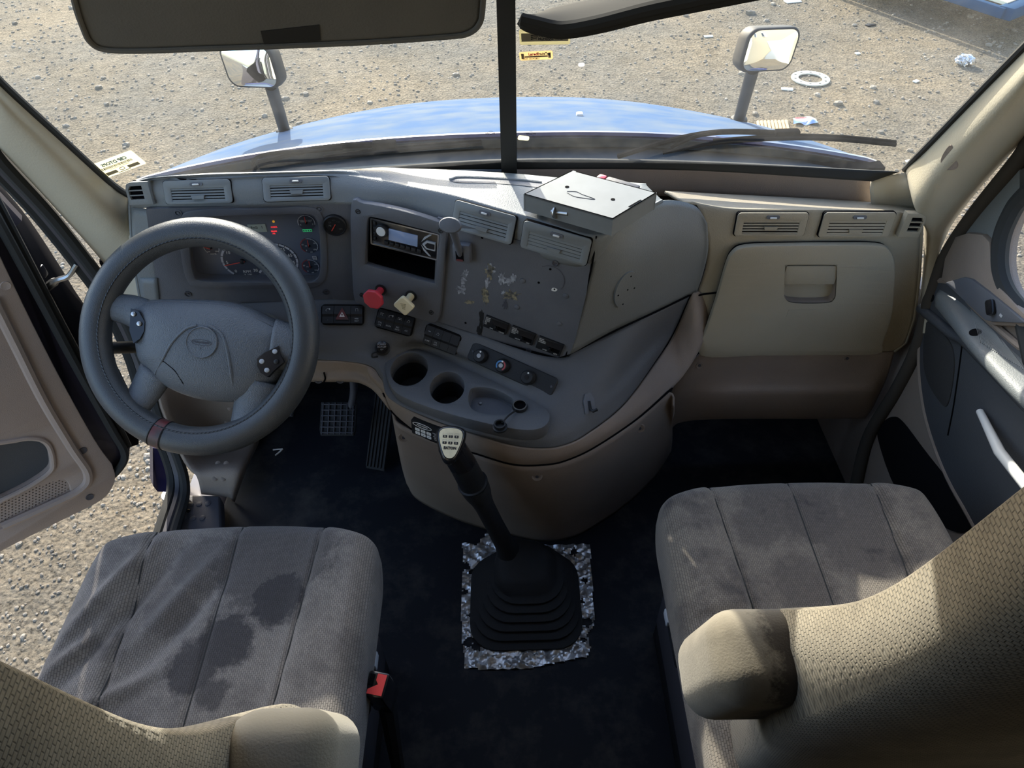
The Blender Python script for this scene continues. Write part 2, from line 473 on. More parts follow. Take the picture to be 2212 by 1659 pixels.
# dirt yard
m, N, L, b = nodes('dirt')
tc = N.new('ShaderNodeTexCoord').outputs['Object']
big = noise(N, L, tc, .55, 6); mid = noise(N, L, tc, 9, 6); fine = noise(N, L, tc, 46, 8, .75)
c1 = ramp(N, L, big, [(.36, (.200, .185, .155)), (.62, (.310, .250, .170))])
c2 = ramp(N, L, fine, [(.36, (.22, .22, .22)), (.47, (.80, .80, .80)), (.60, (1.05, 1.05, 1.02)), (.70, (1.7, 1.65, 1.55))])
c3 = ramp(N, L, mid, [(.30, (.72, .72, .72)), (.60, (1.08, 1.08, 1.08))])
def mul(a, c):
    x = N.new('ShaderNodeMix'); x.data_type = 'RGBA'; x.blend_type = 'MULTIPLY'; x.inputs[0].default_value = 1
    L.new(a, x.inputs[6]); L.new(c, x.inputs[7]); return x.outputs[2]
L.new(mul(mul(c1, c2), c3), b.inputs['Base Color'])
b.inputs['Roughness'].default_value = .95; b.inputs['Specular IOR Level'].default_value = .1
vo = N.new('ShaderNodeTexVoronoi'); vo.inputs['Scale'].default_value = 38; L.new(tc, vo.inputs['Vector'])
bp = N.new('ShaderNodeBump'); bp.inputs['Strength'].default_value = .9; bp.inputs['Distance'].default_value = .03; L.new(fine, bp.inputs['Height'])
bq = N.new('ShaderNodeBump'); bq.inputs['Strength'].default_value = .8; bq.inputs['Distance'].default_value = .05; L.new(mid, bq.inputs['Height'])
L.new(bp.outputs[0], bq.inputs['Normal'])
br_ = N.new('ShaderNodeBump'); br_.inputs['Strength'].default_value = .6; br_.inputs['Distance'].default_value = .02; br_.invert = True
L.new(vo.outputs['Distance'], br_.inputs['Height']); L.new(bq.outputs[0], br_.inputs['Normal']); L.new(br_.outputs[0], b.inputs['Normal'])
mat('pebble', (.19, .165, .13), .9, var=.5, vscale=1.7)
# floor mat: black ribbed rubber with pale scuffs and dried mud
m, N, L, b = nodes('floor_mat')
tc = N.new('ShaderNodeTexCoord').outputs['Object']
s1 = noise(N, L, tc, 7, 8, .7); s2 = noise(N, L, tc, 60, 4)
c = ramp(N, L, s1, [(.48, (.0115, .0135, .0195)), (.72, (.050, .049, .048))])
L.new(c, b.inputs['Base Color']); b.inputs['Roughness'].default_value = .68; b.inputs['Specular IOR Level'].default_value = .2
bp = N.new('ShaderNodeBump'); bp.inputs['Strength'].default_value = .25; bp.inputs['Distance'].default_value = .002; L.new(s2, bp.inputs['Height']); L.new(bp.outputs[0], b.inputs['Normal'])
# crumpled foil
m, N, L, b = nodes('foil')
tc = N.new('ShaderNodeTexCoord').outputs['Object']
b.inputs['Metallic'].default_value = .85; b.inputs['Roughness'].default_value = .38
c = ramp(N, L, noise(N, L, tc, 30, 6), [(.40, (.80, .82, .86)), (.66, (.40, .38, .37))]); L.new(c, b.inputs['Base Color'])
bp = N.new('ShaderNodeBump'); bp.inputs['Strength'].default_value = 1; bp.inputs['Distance'].default_value = .012
vo = N.new('ShaderNodeTexVoronoi'); vo.inputs['Scale'].default_value = 34; vo.feature = 'SMOOTH_F1'; L.new(tc, vo.inputs['Vector']); L.new(vo.outputs['Distance'], bp.inputs['Height']); L.new(bp.outputs[0], b.inputs['Normal'])
# windscreen: clear, faint film of dust
def glassmat(name, dust, tint, gloss=.05):
    m = bpy.data.materials.new(name); m.use_nodes = True; MATS[name] = m
    N = m.node_tree.nodes; L = m.node_tree.links; N.clear()
    out = N.new('ShaderNodeOutputMaterial'); tr = N.new('ShaderNodeBsdfTransparent'); tr.inputs[0].default_value = (*tint, 1)
    df = N.new('ShaderNodeBsdfTranslucent'); df.inputs[0].default_value = (.75, .76, .74, 1)
    dd = N.new('ShaderNodeBsdfDiffuse'); dd.inputs[0].default_value = (.75, .76, .74, 1)
    am = N.new('ShaderNodeMixShader'); am.inputs[0].default_value = .5; L.new(df.outputs[0], am.inputs[1]); L.new(dd.outputs[0], am.inputs[2])
    gl = N.new('ShaderNodeBsdfGlossy'); gl.inputs['Roughness'].default_value = .02
    tc = N.new('ShaderNodeTexCoord').outputs['Object']
    nz = noise(N, L, tc, 4, 8, .7); mr = N.new('ShaderNodeMapRange'); mr.inputs['From Min'].default_value = .38; mr.inputs['From Max'].default_value = .75
    mr.inputs['To Min'].default_value = dust*.4; mr.inputs['To Max'].default_value = dust*1.8; L.new(nz, mr.inputs['Value'])
    m1 = N.new('ShaderNodeMixShader'); L.new(mr.outputs[0], m1.inputs[0]); L.new(tr.outputs[0], m1.inputs[1]); L.new(am.outputs[0], m1.inputs[2])
    lw = N.new('ShaderNodeLayerWeight'); lw.inputs['Blend'].default_value = .12
    mm = N.new('ShaderNodeMath'); mm.operation = 'MULTIPLY'; mm.inputs[1].default_value = .5; L.new(lw.outputs['Fresnel'], mm.inputs[0])
    m2 = N.new('ShaderNodeMixShader'); L.new(mm.outputs[0], m2.inputs[0]); L.new(m1.outputs[0], m2.inputs[1]); L.new(gl.outputs[0], m2.inputs[2])
    L.new(m2.outputs[0], out.inputs[0]); return m
glassmat('windscreen', .035, (.93, .95, .93))
glassmat('lens', .02, (.95, .95, .96))
mat('mirror', (.85, .87, .88), .02, metal=1)

# ------------------------------------------------------------------ the yard
GZ = -1.15
b = B(); b.add([(-60, -60, GZ), (60, -60, GZ), (60, 60, GZ), (-60, 60, GZ)], [(0, 1, 2, 3)])
tag(b.build('ground', 'dirt', smooth=0), 'dry dirt and gravel yard around the truck', None, kind='structure')
# loose gravel, uncountable
def pebble(r, M):
    vs_ = []; n = 6
    for (k, rr, zz) in ((0, .0, -.3), (1, 1, -.1), (2, .75, .45), (3, 0, .62)):
        if rr == 0: vs_.append(V((0, 0, zz*r)))
        else:
            for i in range(n):
                a = 2*math.pi*i/n; q = rr*r*random.uniform(.7, 1.2); vs_.append(V((q*math.cos(a), q*math.sin(a)*.8, zz*r*random.uniform(.7, 1.2))))
    fs_ = [(0, 1+(i+1) % n, 1+i) for i in range(n)] + [(1+i, 1+(i+1) % n, 7+(i+1) % n, 7+i) for i in range(n)] + [(7+i, 7+(i+1) % n, 13) for i in range(n)]
    return vs_, fs_
b = B(); rg = random.Random(3)
base = [pebble(1.0, None) for _ in range(8)]
for i in range(15000):
    if i % 5 == 4: x, y = rg.uniform(-3.2, -1.15), rg.uniform(-.2, 2.6); r = rg.uniform(.004, .014)
    else:
        y = 2.2 + 11.0*rg.random()**1.35; x = rg.uniform(-1, 1)*(2.2+y*.72); r = rg.uniform(.006, .018)*(1+.04*y)
    if rg.random() < .03: r *= 2.0
    vs_, fs_ = base[i % 8]
    b.add(vs_, fs_, T3(x, y, GZ) @ rotz(rg.uniform(0, 6.28)) @ Matrix.Diagonal((r, r, r, 1)))
o = b.build('gravel', 'pebble', smooth=0, keep=True); tag(o, 'loose grey and tan gravel strewn over the yard', 'gravel', kind='stuff')

# ------------------------------------------------------------------ cab structure
def st(o): o['kind'] = 'structure'; return o
# floor
b = B(); b.box((0.065, .60, -.03), (1.85, 2.5, .06), .01)
st(b.build('floor', 'floor_mat'))
# ceiling (raised roof over the seats, header above the windscreen)
hd = [[V((-.92, 1.03, 1.60)), V((0, 1.08, 1.62)), V((.92, 1.03, 1.60))], [V((-.95, .93, 1.72)), V((0, .95, 1.76)), V((.95, .93, 1.72))],
      [V((-.98, .35, 2.02)), V((0, .35, 2.1)), V((.98, .35, 2.02))], [V((-.98, -.9, 2.1)), V((0, -.9, 2.16)), V((.98, -.9, 2.1))]]
o, _ = shell('ceiling', surf([hd], 4, 4), 'pillar_tan', None, .03, flip_to=V((0, 0, 1))); st(o)
# firewall below the dash
b = B(); b.box((0.0, 1.70, .31), (2.0, .04, .92)); st(b.build('wall_front', 'black_matt'))
# sides behind the doors
for s_, nm in ((-1, 'wall_left'), (1, 'wall_right')):
    b = B(); b.box((s_*1.0, -.35, 1.0), (.05, 1.1, 2.2), .01); st(b.build(nm, 'pillar_tan'))

# ---- windscreen
def wsp(u, v, z): return P(u, v, z=z)
BC = V((0.006, 1.416, .95))
BL = P(278, 424, z=.945); BR = P(1944, 371, z=.945)
TLm = P(0, 180, y=1.15); TRm = P(2212, 110, y=1.15)
def ext(a, c, z): t = (z-a.z)/(c.z-a.z); return a.lerp(c, t)
TL = ext(BL, TLm, 1.63); TR = ext(BR, TRm, 1.63)
DT = V((.006, 1.416-(1.63-.95)/1.78, 1.63))
def pane(c0, c1, t0, t1, n=3):
    bot = [c0, c0.lerp(c1, .5)+V((0, .012, 0)), c1]; top = [t0, t0.lerp(t1, .5)+V((0, .02, 0)), t1]
    mid = [bot[i].lerp(top[i], .5)+V((0, .012, .004)) for i in range(3)]
    return surf([[bot, mid, top]], 6, 6)
GLM = []
for i, (rows, lb) in enumerate(((pane(BL, BC, TL, DT), 'left windscreen pane'), (pane(BC, BR, DT, TR), 'right windscreen pane'))):
    o, msh = shell('window_%d' % (i+1), rows, 'windscreen', None, 0, flip_to=V((0, 0, 1.3))); st(o); GLM.append(msh)
GL = Bvh(GLM)
# centre post between the panes
ax = (DT-BC); b = B()
n_ = V((0, -ax.z, ax.y)).normalized()
pts = [BC+V((-.017, 0, 0))-ax*.04, BC+V((.017, 0, 0))-ax*.04, DT+V((.013, 0, 0))+ax*.03, DT+V((-.013, 0, 0))+ax*.03]
b.slab([q - n_*.006 for q in pts], n_*.03 if n_.y < 0 else -n_*.03)
st(b.build('trim_1', 'seal'))
# black base strip of the windscreen
top = cr([BL.lerp(BC, .45)+V((0, .012, .002)), BC+V((0, 0, .002)), BC.lerp(BR, .5)+V((0, .012, .002)), BR], 10)
low = [P(840, 368, z=.94), P(1100, 366, z=.93), P(1480, 368, z=.93), P(1884, 392, z=.925)]
low = cr(low, 10)
o, _ = shell('trim_2', [[a.lerp(c, k/4) for a, c in zip(top, low)] for k in range(5)], 'seal', None, .008); st(o)
# beige cowl panel under it, behind the passenger side of the dash
a_ = cr([P(1100, 358, z=.93)+V((0, .016, 0)), P(1480, 360, z=.93)+V((0, .016, 0)), P(1888, 384, z=.925)+V((0, .016, 0))], 10)
c_ = cr([P(1100, 420, y=1.44), P(1480, 425, y=1.42), P(1890, 450, y=1.36)], 10)
o, _ = shell('trim_3', [[a.lerp(c, k/4) for a, c in zip(a_, c_)] for k in range(5)], 'tan_shaded', None, .01); st(o)
# ---- A pillars
def pillar(name, g, mm, d, sgn):
    o, _ = shell(name, surf([[g, mm, d]], 8, 8), 'pillar_tan', None, .012); return st(o)
# left
top_l = ext(BL, TLm, 1.63)
gl_ = [top_l+V((0, -.01, 0)), P(-120, 62, y=1.09), P(0, 186, y=1.145), P(130, 305, y=1.205), P(235, 400, y=1.275), P(276, 428, z=.94), P(283, 520, y=1.27), P(300, 645, y=1.28)]
dr_ = [V((-.93, .80, 1.62)), P(-140, 175, x=-.935), P(0, 322, x=-.945), P(110, 440, x=-.95), P(200, 540, x=-.95), P(250, 605, x=-.95), P(280, 680, x=-.95), P(300, 760, x=-.95)]
md_ = [a.lerp(c, .55)+V((.055, -.05, .03)) for a, c in zip(gl_, dr_)]
for k in (6, 7): md_[k] = gl_[k].lerp(dr_[k], .5)+V((.01, -.01, 0))
pillar('trim_4', gl_, md_, dr_, -1)
# right
top_r = ext(BR, TRm, 1.63)
gr_ = [top_r+V((0, -.01, 0)), P(2320, 5, y=1.10), P(2212, 112, y=1.145), P(2100, 225, y=1.20), P(2000, 328, y=1.26), P(1956, 372, z=.938), P(1990, 440, y=1.315), P(1995, 560, y=1.31), P(1980, 700, y=1.30)]
dd_ = [V((.93, .80, 1.62)), P(2330, 165, x=.935), P(2212, 300, x=.945), P(2110, 415, x=.95), P(2060, 480, x=.95), P(2040, 520, x=.95), P(2025, 560, x=.95), P(2005, 640, x=.95), P(1995, 720, x=.95), P(1985, 800, x=.95)]
mr_ = [a.lerp(c, .55)+V((-.055, -.05, .03)) for a, c in zip(gr_, dd_)]
mr_ = mr_[:6] + [gr_[k].lerp(dd_[k], .5)+V((-.01, -.012, 0)) for k in range(6, 9)]
o = pillar('trim_5', gr_, mr_, dd_, 1)
# wing of the pillar trim that meets the dash
wg = [[P(1884, 374, z=.935), P(1925, 378, z=.938), P(1962, 368, z=.942)], [P(1882, 410, y=1.335), P(1925, 412, y=1.33), P(1968, 405, y=1.315)], [P(1884, 448, y=1.335), P(1930, 452, y=1.33), P(1995, 452, y=1.31)]]
o2, _ = shell('trim_15', surf([wg], 5, 5), 'pillar_tan', None, .01); st(o2)
# screw pocket in the right pillar
PR = Bvh([gridmesh(surf([[gr_, mr_, dd_]], 8, 8))])
M_, w_, h_ = frame([(2036, 318), (2066, 314), (2066, 366), (2040, 370)], PR, .003)
b = B(); b.prism(cr2([(-.012, -.018), (.010, -.02), (.014, -.004), (.012, .022), (.004, .024), (-.014, .002)], 4, True), -.002, .0015, M_)
b.build('screw_pocket', 'tan_shaded', o)
b = B(); b.lathe([(.006, 0), (.005, .002)], 14, M_ @ T3(.004, -.002, .001)); b.build('screw', 'step_grey', o)
# black seal round the glass on the pillar side
for nm, path in (('trim_6', gl_[:6]), ('trim_7', gr_[:6])):
    b = B(); b.tube(cr([q+V((0, .006, .004)) for q in path], 6), .007, 8); st(b.build(nm, 'seal'))
# door opening frame on the left: painted flange and rubber weatherstrip
lf = [V((-.945, .80, 1.63)), P(-140, 185, x=-.95), P(0, 345, x=-.96), P(110, 465, x=-.965), P(200, 580, x=-.965), P(255, 660, x=-.965), P(310, 780, x=-.965), P(345, 900, x=-.96), P(385, 990, x=-.955), P(400, 1060, x=-.945), P(380, 1140, x=-.93), P(330, 1300, x=-.92)]
b = B(); b.tube(cr(lf, 8), .014, 8); st(b.build('trim_8', 'seal'))
b = B(); b.tube(cr([q+V((-.022, .012, 0)) for q in lf], 8), .012, 6); st(b.build('trim_9', 'step_grey'))
b = B(); b.tube(cr([q+V((-.045, .02, 0)) for q in lf], 8), .014, 8); st(b.build('trim_10', 'seal'))
# the same frame on the right, in front of the passenger door
rf = [V((.945, .80, 1.63)), P(2335, 185, x=.95), P(2212, 345, x=.955), P(2110, 470, x=.96), P(2050, 560, x=.96), P(2015, 650, x=.96), P(1985, 760, x=.96), P(1940, 850, x=.96), P(1880, 950, x=.955), P(1850, 1060, x=.95)]
b = B(); b.tube(cr([q+V((0, .01, 0)) for q in rf], 8), .016, 10); st(b.build('trim_11', 'frame_brown'))
# left kick panel and sill
kp = [[P(335, 800, x=-.95), P(352, 880, x=-.94), P(398, 985, x=-.93), P(425, 1030, z=.12), P(435, 1068, z=.045)],
      [P(430, 800, y=1.40), P(440, 880, y=1.40), P(470, 960, y=1.40), P(480, 1010, z=.13), P(478, 1072, z=.045)],
      [P(560, 800, y=1.44), P(555, 880, y=1.44), P(545, 950, y=1.42), P(522, 1010, z=.12), P(500, 1076, z=.04)],
      [P(590, 800, y=1.52), P(585, 880, y=1.52), P(562, 950, y=1.46), P(532, 1015, z=.07), P(507, 1085, z=.0)]]
o, m_ = shell('trim_12', surf([kp], 6, 6), 'tan_shaded', None, .01); st(o)
KP = Bvh([m_])
for (u, v) in ((471, 1001), (489, 1001), (464, 1034), (482, 1034), (497, 882), (490, 911)):
    q = KP.hit(u, v); n0 = (CAM-q).normalized()
    b = B(); b.lathe([(.0075, -.002), (.0075, .0015), (.006, .0025)], 16, frame_dir(q, n0)); b.build('stud', 'tan_shaded', o)
# inner sill under the step plate
b = B(); b.box((-.915, .75, -.045), (.15, 1.75, .07), .008); st(b.build('trim_16', 'sill_black'))
# entry step plate
sp = [Z(392, 1068, .05), Z(475, 1070, .05), Z(478, 1140, .05), Z(430, 1300, .05), Z(260, 1300, .05), Z(345, 1142, .05)]
b = B(); b.slab(sp, (0, 0, -.045)); o = st(b.build('trim_13', 'step_grey'))
md = o.modifiers.new('bevel', 'BEVEL'); md.width = .006; md.segments = 2
for (u, v) in ((393, 1090), (412, 1090), (430, 1089), (449, 1088), (379, 1120), (398, 1120), (417, 1120), (437, 1119)):
    q = Z(u, v, .05); b = B(); b.lathe([(.0085, 0), (.0085, .0015), (.007, .0022)], 16, T3(*q)); b.build('stud', 'step_grey', o)
q = Z(407, 1104, .05); b = B(); b.lathe([(.006, 0), (.006, .002), (.003, .003), (.003, .001)], 12, T3(*q)); b.build('screw', 'black_plastic', o)
# right foot well side
b = B(); b.box((.995, 1.28, .30), (.03, .86, .70), .01); st(b.build('wall_right_lower', 'tan_shaded'))
b = B(); b.box((-.985, 1.57, .32), (.03, .30, .80), .01); st(b.build('wall_left_lower', 'black_matt'))
# ------------------------------------------------------------------ dashboard
dash = thing('dashboard', 'wide grey and tan moulded dashboard spanning the cab under the windscreen', 'dashboard', (0, 1.35, .5))
DM = []
def dshell(name, rows, material, **k):
    o, m_ = shell(name, rows, material, dash, **k); DM.append(m_); return o, m_
# upper pad with the vent band
lip = [(287, 404, .980), (330, 391, .992), (450, 385, .995), (570, 380, .995), (715, 378, .987), (800, 388, .976), (890, 405, .967), (985, 426, .960), (1130, 468, .950), (1285, 511, .938), (1345, 474, .952), (1428, 430, .945)]
bb = [(283, 448, .94), (330, 450, .943), (450, 448, .944), (570, 446, .944), (715, 441, .942), (790, 445, .938), (875, 458, .925), (962, 502, .897), (1112, 538, .883), (1265, 575, .868), (1350, 482, .945), (1433, 437, .936)]
crest = [(300, 389, .990), (338, 382, 1.0), (450, 374, 1.0), (570, 371, .998), (715, 367, .990), (800, 366, .978), (880, 368, .968), (970, 380, .960), (1090, 402, .957), (1200, 430, .955), (1300, 424, .955), (1400, 404, .951)]
C_ = [Z(*q) for q in crest]; L_ = [Z(*q) for q in lip]; B_ = [Z(*q) for q in bb]
R_ = [c + V((0, .09, -.055)) for c in C_[:5]] + [C_[5]+V((0, .07, -.032)), Z(880, 364, .955), Z(955, 366, .952), Z(1100, 374, .950), Z(1200, 383, .948), Z(1300, 390, .946), Z(1395, 396, .946)]
CL = [c.lerp(l, .8) for c, l in zip(C_, L_)]
MB_ = [l.lerp(q, .45) + V((0, -.004, .004)) for l, q in zip(L_, B_)]
pad, pm = dshell('top_pad', surf([[R_, C_, CL, L_, MB_, B_]], 6, 5), 'dash_grey')
PAD = Bvh([pm])
# left end cap and frame around the instrument panel
CLP = Plane(Z(325, 452, .945), Z(760, 441, .938), Z(690, 645, .70))
g = [[Z(283, 448, .94), Z(318, 452, .94), CLP.hit(322, 456)], [Y(289, 550, 1.265), Y(326, 550, 1.262), CLP.hit(332, 550)], [Y(305, 645, 1.27), Y(342, 650, 1.262), CLP.hit(346, 645)]]
dshell('end_cap', surf([g], 5, 6), 'dash_grey')
# end faces running forward to the body
dshell('end_face', [[q, q+V((-.01, .06, -.04)), q+V((-.02, .12, -.08))] for q in (Z(285, 404, .98), Z(283, 448, .94), Y(289, 550, 1.266), Y(305, 645, 1.271), Y(312, 700, 1.271))], 'dash_grey')
g = [[Y(302, 602, 1.262), Y(338, 602, 1.257)], [Y(306, 650, 1.262), Y(344, 655, 1.257)], [Y(312, 700, 1.27), Y(350, 705, 1.265)]]
dshell('end_cover', surf([g], 4, 4), 'dash_grey')
# instrument plate
def plane_frame(pl, u, v):
    o = pl.hit(u, v); X = V((1, 0, 0)); X = (X-pl.n*X.dot(pl.n)).normalized(); Yn = pl.n.cross(X)
    return Matrix(((X.x, Yn.x, pl.n.x, o.x), (X.y, Yn.y, pl.n.y, o.y), (X.z, Yn.z, pl.n.z, o.z), (0, 0, 0, 1)))
def local2(pl, Mi, u, v):
    q = Mi @ pl.hit(u, v); return (q.x, q.y)
CF = plane_frame(CLP, 550, 545); CFi = CF.inverted()
def c2(u, v): return local2(CLP, CFi, u, v)
outl = [c2(*q) for q in ((316, 450), (768, 436), (774, 648), (345, 652))]
win = cr2([c2(*q) for q in ((408, 482), (440, 466), (560, 462), (660, 459), (685, 470), (693, 510), (694, 575), (685, 602), (655, 608), (540, 607), (440, 605), (418, 590), (409, 530))], 5, True)
o = plate('instrument_plate', [outl, win], -.004, .003, 'panel_grey', dash, M=T3(0, -1.35, -.5) @ CF)
# frame moulding round the cluster opening
rim = cr2([c2(*q) for q in ((392, 474), (424, 453), (560, 449), (665, 446), (694, 462), (704, 510), (705, 585), (692, 610), (655, 620), (540, 620), (432, 618), (405, 598), (393, 540))], 5, True)
plate('cluster_surround', [rim, win], .001, .006, 'panel_grey', dash, bev=.0015, M=T3(0, -1.35, -.5) @ CF)
for (u, v) in ((386, 458), (690, 449), (407, 633), (705, 629)):
    q = c2(u, v); b = B(); Mx = T3(0, -1.35, -.5) @ CF @ T3(q[0], q[1], .003)
    b.lathe([(.0075, -.001), (.0075, .002), (.0055, .002), (.005, -.003)], 18, Mx); b.lathe([(.003, -.003), (.003, .0015)], 8, Mx)
    b.build('screw', 'panel_grey' if v < 600 else 'step_grey', dash)
# stack plane: radio surround and equipment plate
STP = Plane(Z(770, 440, .938), Z(1265, 575, .868), Z(1215, 770, .637))
SF = plane_frame(STP, 1000, 600); SFi = SF.inverted()
def s2(u, v): return local2(STP, SFi, u, v)
TM = T3(0, -1.35, -.5) @ SF
stack_out = [s2(*q) for q in ((945, 470), (1140, 525), (1277, 562), (1265, 640), (1242, 735), (1231, 764), (1205, 772), (1185, 766), (1080, 738), (935, 690))]
plate('equipment_plate', [stack_out], -.006, .001, 'panel_grey', dash, M=TM)
rad_out = cr2([s2(*q) for q in ((767, 440), (790, 437), (860, 450), (930, 470), (962, 485), (964, 510), (957, 600), (950, 672), (941, 688), (920, 684), (850, 662), (790, 648), (773, 640), (768, 560))], 4, True)
rad_in = cr2([s2(*q) for q in ((797, 466), (815, 462), (880, 478), (948, 496), (956, 505), (952, 550), (946, 600), (940, 608), (870, 590), (800, 570), (791, 560), (793, 510))], 4, True)
plate('radio_surround', [rad_out, rad_in], -.004, .013, 'panel_grey', dash, bev=.004, M=TM)
# recess behind the radio opening
bx_ = [s2(*q) for q in ((790, 458), (960, 498), (950, 612), (785, 570))]
b = B(); b.prism([(q[0], q[1]) for q in reversed(bx_)], -.16, -.155, TM)
for i in range(4):
    a, c = bx_[i], bx_[(i+1) % 4]
    b.add([(a[0], a[1], -.16), (c[0], c[1], -.16), (c[0], c[1], 0), (a[0], a[1], 0)], [(0, 1, 2, 3)], TM)
b.build('radio_recess', 'black_matt', dash, smooth=0)
for (u, v) in ((779, 451), (957, 492), (787, 631), (936, 668)):
    q = s2(u, v); b = B(); Mx = TM @ T3(q[0], q[1], .013); b.lathe([(.0055, -.001), (.0055, .0012), (.004, .0012), (.0035, -.002)], 16, Mx); b.lathe([(.002, -.002), (.002, .001)], 8, Mx)
    b.build('screw', 'black_plastic', dash)
# studs and screws in the equipment plate
for (u, v, r) in ((1200, 567, .0055), (1142, 757, .005), (1078, 695, .0)):
    if r:
        q = s2(u, v); b = B(); Mx = TM @ T3(q[0], q[1], .001); b.lathe([(r*1.3, 0), (r*1.3, .002), (r, .0025), (r*.7, .001)], 16, Mx); b.build('screw', 'step_grey', dash)
for (u, v) in ((1129, 606), (1222, 639), (1117, 663), (1208, 699)):
    q = s2(u, v); b = B(); b.lathe([(.0062, 0), (.0058, .0014), (.005, .0018)], 16, TM @ T3(q[0], q[1], .001)); b.build('plug', 'panel_grey', dash)
for (u, v) in ((1042, 513), (1006, 697), (1189, 581), (1164, 610)):
    q = s2(u, v); b = B(); b.lathe([(.0026, 0), (.0026, .0004)], 12, TM @ T3(q[0], q[1], .001)); b.build('screw_hole', 'void', dash)
q = s2(1198, 625); b = B(); b.prism(cr2([(-.006, -.003), (.002, -.004), (.006, .001), (.001, .004), (-.005, .003)], 3, True), 0, .0004, TM @ T3(q[0], q[1], .001)); b.build('chip_mark', 'white_metal', dash)
q = s2(1198, 625); b = B(); b.lathe([(.002, 0), (.002, .0007)], 10, TM @ T3(q[0], q[1]+.001, .001)); b.build('screw_hole', 'void', dash)
# ring scratch left by a removed gauge
q = s2(1187, 603); r0 = .031
b = B(); 
for k in range(30, 190, 8):
    a0, a1 = math.radians(k-70), math.radians(k-70+8)
    b.add([(r0*math.cos(a0), r0*math.sin(a0), 0), (r0*math.cos(a1), r0*math.sin(a1), 0), ((r0+.0012)*math.cos(a1), (r0+.0012)*math.sin(a1), 0), ((r0+.0012)*math.cos(a0), (r0+.0012)*math.sin(a0), 0)], [(0, 1, 2, 3)], TM @ T3(q[0], q[1], .0016))
b.build('ring_scratch', 'step_grey', dash, smooth=0)
# glue residue left by removed tape
def blot(cu_, cv_, du, dv, material, seed, lean=0):
    rg_ = random.Random(seed); pts = []
    for k in range(22):
        a = -2*math.pi*k/22; rr = rg_.uniform(.45, 1.15)
        pts.append(s2(cu_+1.25*du*rr*math.cos(a)+lean*math.sin(a)*dv, cv_+1.3*dv*rr*math.sin(a)))
    b = B(); b.prism(pts, .0008, .0016, TM); b.build('glue_residue', material, dash, smooth=0)
for args in ((1060, 580, 10, 9, 'scuff_pale', 21), (1085, 600, 7, 12, 'scuff_pale', 22), (1108, 600, 6, 10, 'scuff_pale', 23), (1046, 628, 5, 8, 'scuff', 24), (1006, 590, 6, 7, 'scuff_pale', 25), (1058, 585, 9, 14, 'scuff', 1), (1053, 610, 5, 9, 'scuff_pale', 2), (1050, 640, 7, 14, 'scuff', 3), (1001, 603, 8, 8, 'scuff_pale', 4), (996, 626, 9, 9, 'scuff_pale', 5), (1014, 652, 9, 4, 'scuff', 6),
             (1098, 606, 8, 8, 'scuff_pale', 7), (1104, 638, 17, 10, 'scuff', 8), (1088, 632, 5, 4, 'scuff_pale', 9), (1092, 658, 5, 9, 'step_grey', 10), (1040, 690, 5, 20, 'black_plastic', 11), (1036, 715, 6, 10, 'black_plastic', 12)):
    blot(*args)
# lower fascia, console side: rows from the plate edge down to the tray rim
Tr = [(318, 652, .70), (430, 652, .70), (560, 650, .70), (690, 647, .70), (778, 645, .695), (860, 662, .685), (950, 692, .67), (1030, 722, .66), (1110, 750, .65), (1170, 768, .642), (1222, 772, .635), (1246, 757, .64), (1330, 715, .66), (1420, 673, .675), (1490, 639, .687)]
Sr = [(322, 702, .665), (430, 702, .665), (560, 700, .665), (690, 700, .66), (790, 705, .65), (858, 715, .64), (925, 738, .63), (1005, 765, .62), (1090, 800, .612), (1150, 830, .605), (1200, 845, .60), (1240, 836, .60), (1312, 800, .605), (1402, 730, .615), (1476, 670, .642)]
Kr = [(330, 740, .63), (430, 740, .63), (560, 740, .63), (690, 745, .625), (795, 755, .61), (838, 762, .60), (905, 755, .59), (985, 787, .588), (1065, 827, .586), (1135, 860, .585), (1190, 885, .583), (1235, 875, .58), (1300, 845, .578), (1390, 765, .585), (1463, 700, .602)]
Nr = [(332, 760, .615), (430, 760, .615), (560, 760, .615), (690, 762, .61), (797, 775, .60), (826, 802, .588), (844, 848, .575), (930, 890, .568), (1030, 925, .562), (1110, 940, .56), (1170, 942, .558), (1218, 930, .556), (1284, 895, .553), (1372, 812, .562), (1448, 730, .575)]
Br = [(334, 778, .60), (430, 778, .60), (560, 778, .60), (690, 777, .60), (792, 788, .592), (822, 816, .575), (846, 863, .560), (930, 905, .552), (1040, 943, .542), (1110, 962, .536), (1170, 968, .532), (1215, 962, .530), (1265, 938, .53), (1350, 870, .53), (1430, 760, .548)]
rows_l = [[Z(*q) for q in r] for r in (Tr, Sr, Kr, Nr, Br)]
tray_out_px = [(833, 790), (838, 768), (858, 755), (890, 752), (935, 766), (1000, 795), (1080, 832), (1150, 868), (1180, 888), (1184, 906), (1168, 922), (1130, 926), (1060, 914), (960, 888), (882, 860), (848, 836)]
TZ = .592
tray_out = cr2([(Z(u, v, TZ).x, Z(u, v, TZ).y) for (u, v) in tray_out_px], 4, True)
def inside(poly, x, y):
    c = False; n = len(poly)
    for i in range(n):
        x1, y1 = poly[i]; x2, y2 = poly[i-1]
        if (y1 > y) != (y2 > y) and x < (x2-x1)*(y-y1)/(y2-y1)+x1: c = not c
    return c
cxx = sum(q[0] for q in tray_out)/len(tray_out); cyy = sum(q[1] for q in tray_out)/len(tray_out)
shr = [(cxx+(q[0]-cxx)*.93, cyy+(q[1]-cyy)*.90) for q in tray_out]
fas, fm = dshell('lower_fascia', surf([rows_l], 8, 8), 'fascia_grey', drop=lambda c: inside(shr, c.x, c.y))
FAS = Bvh([fm])
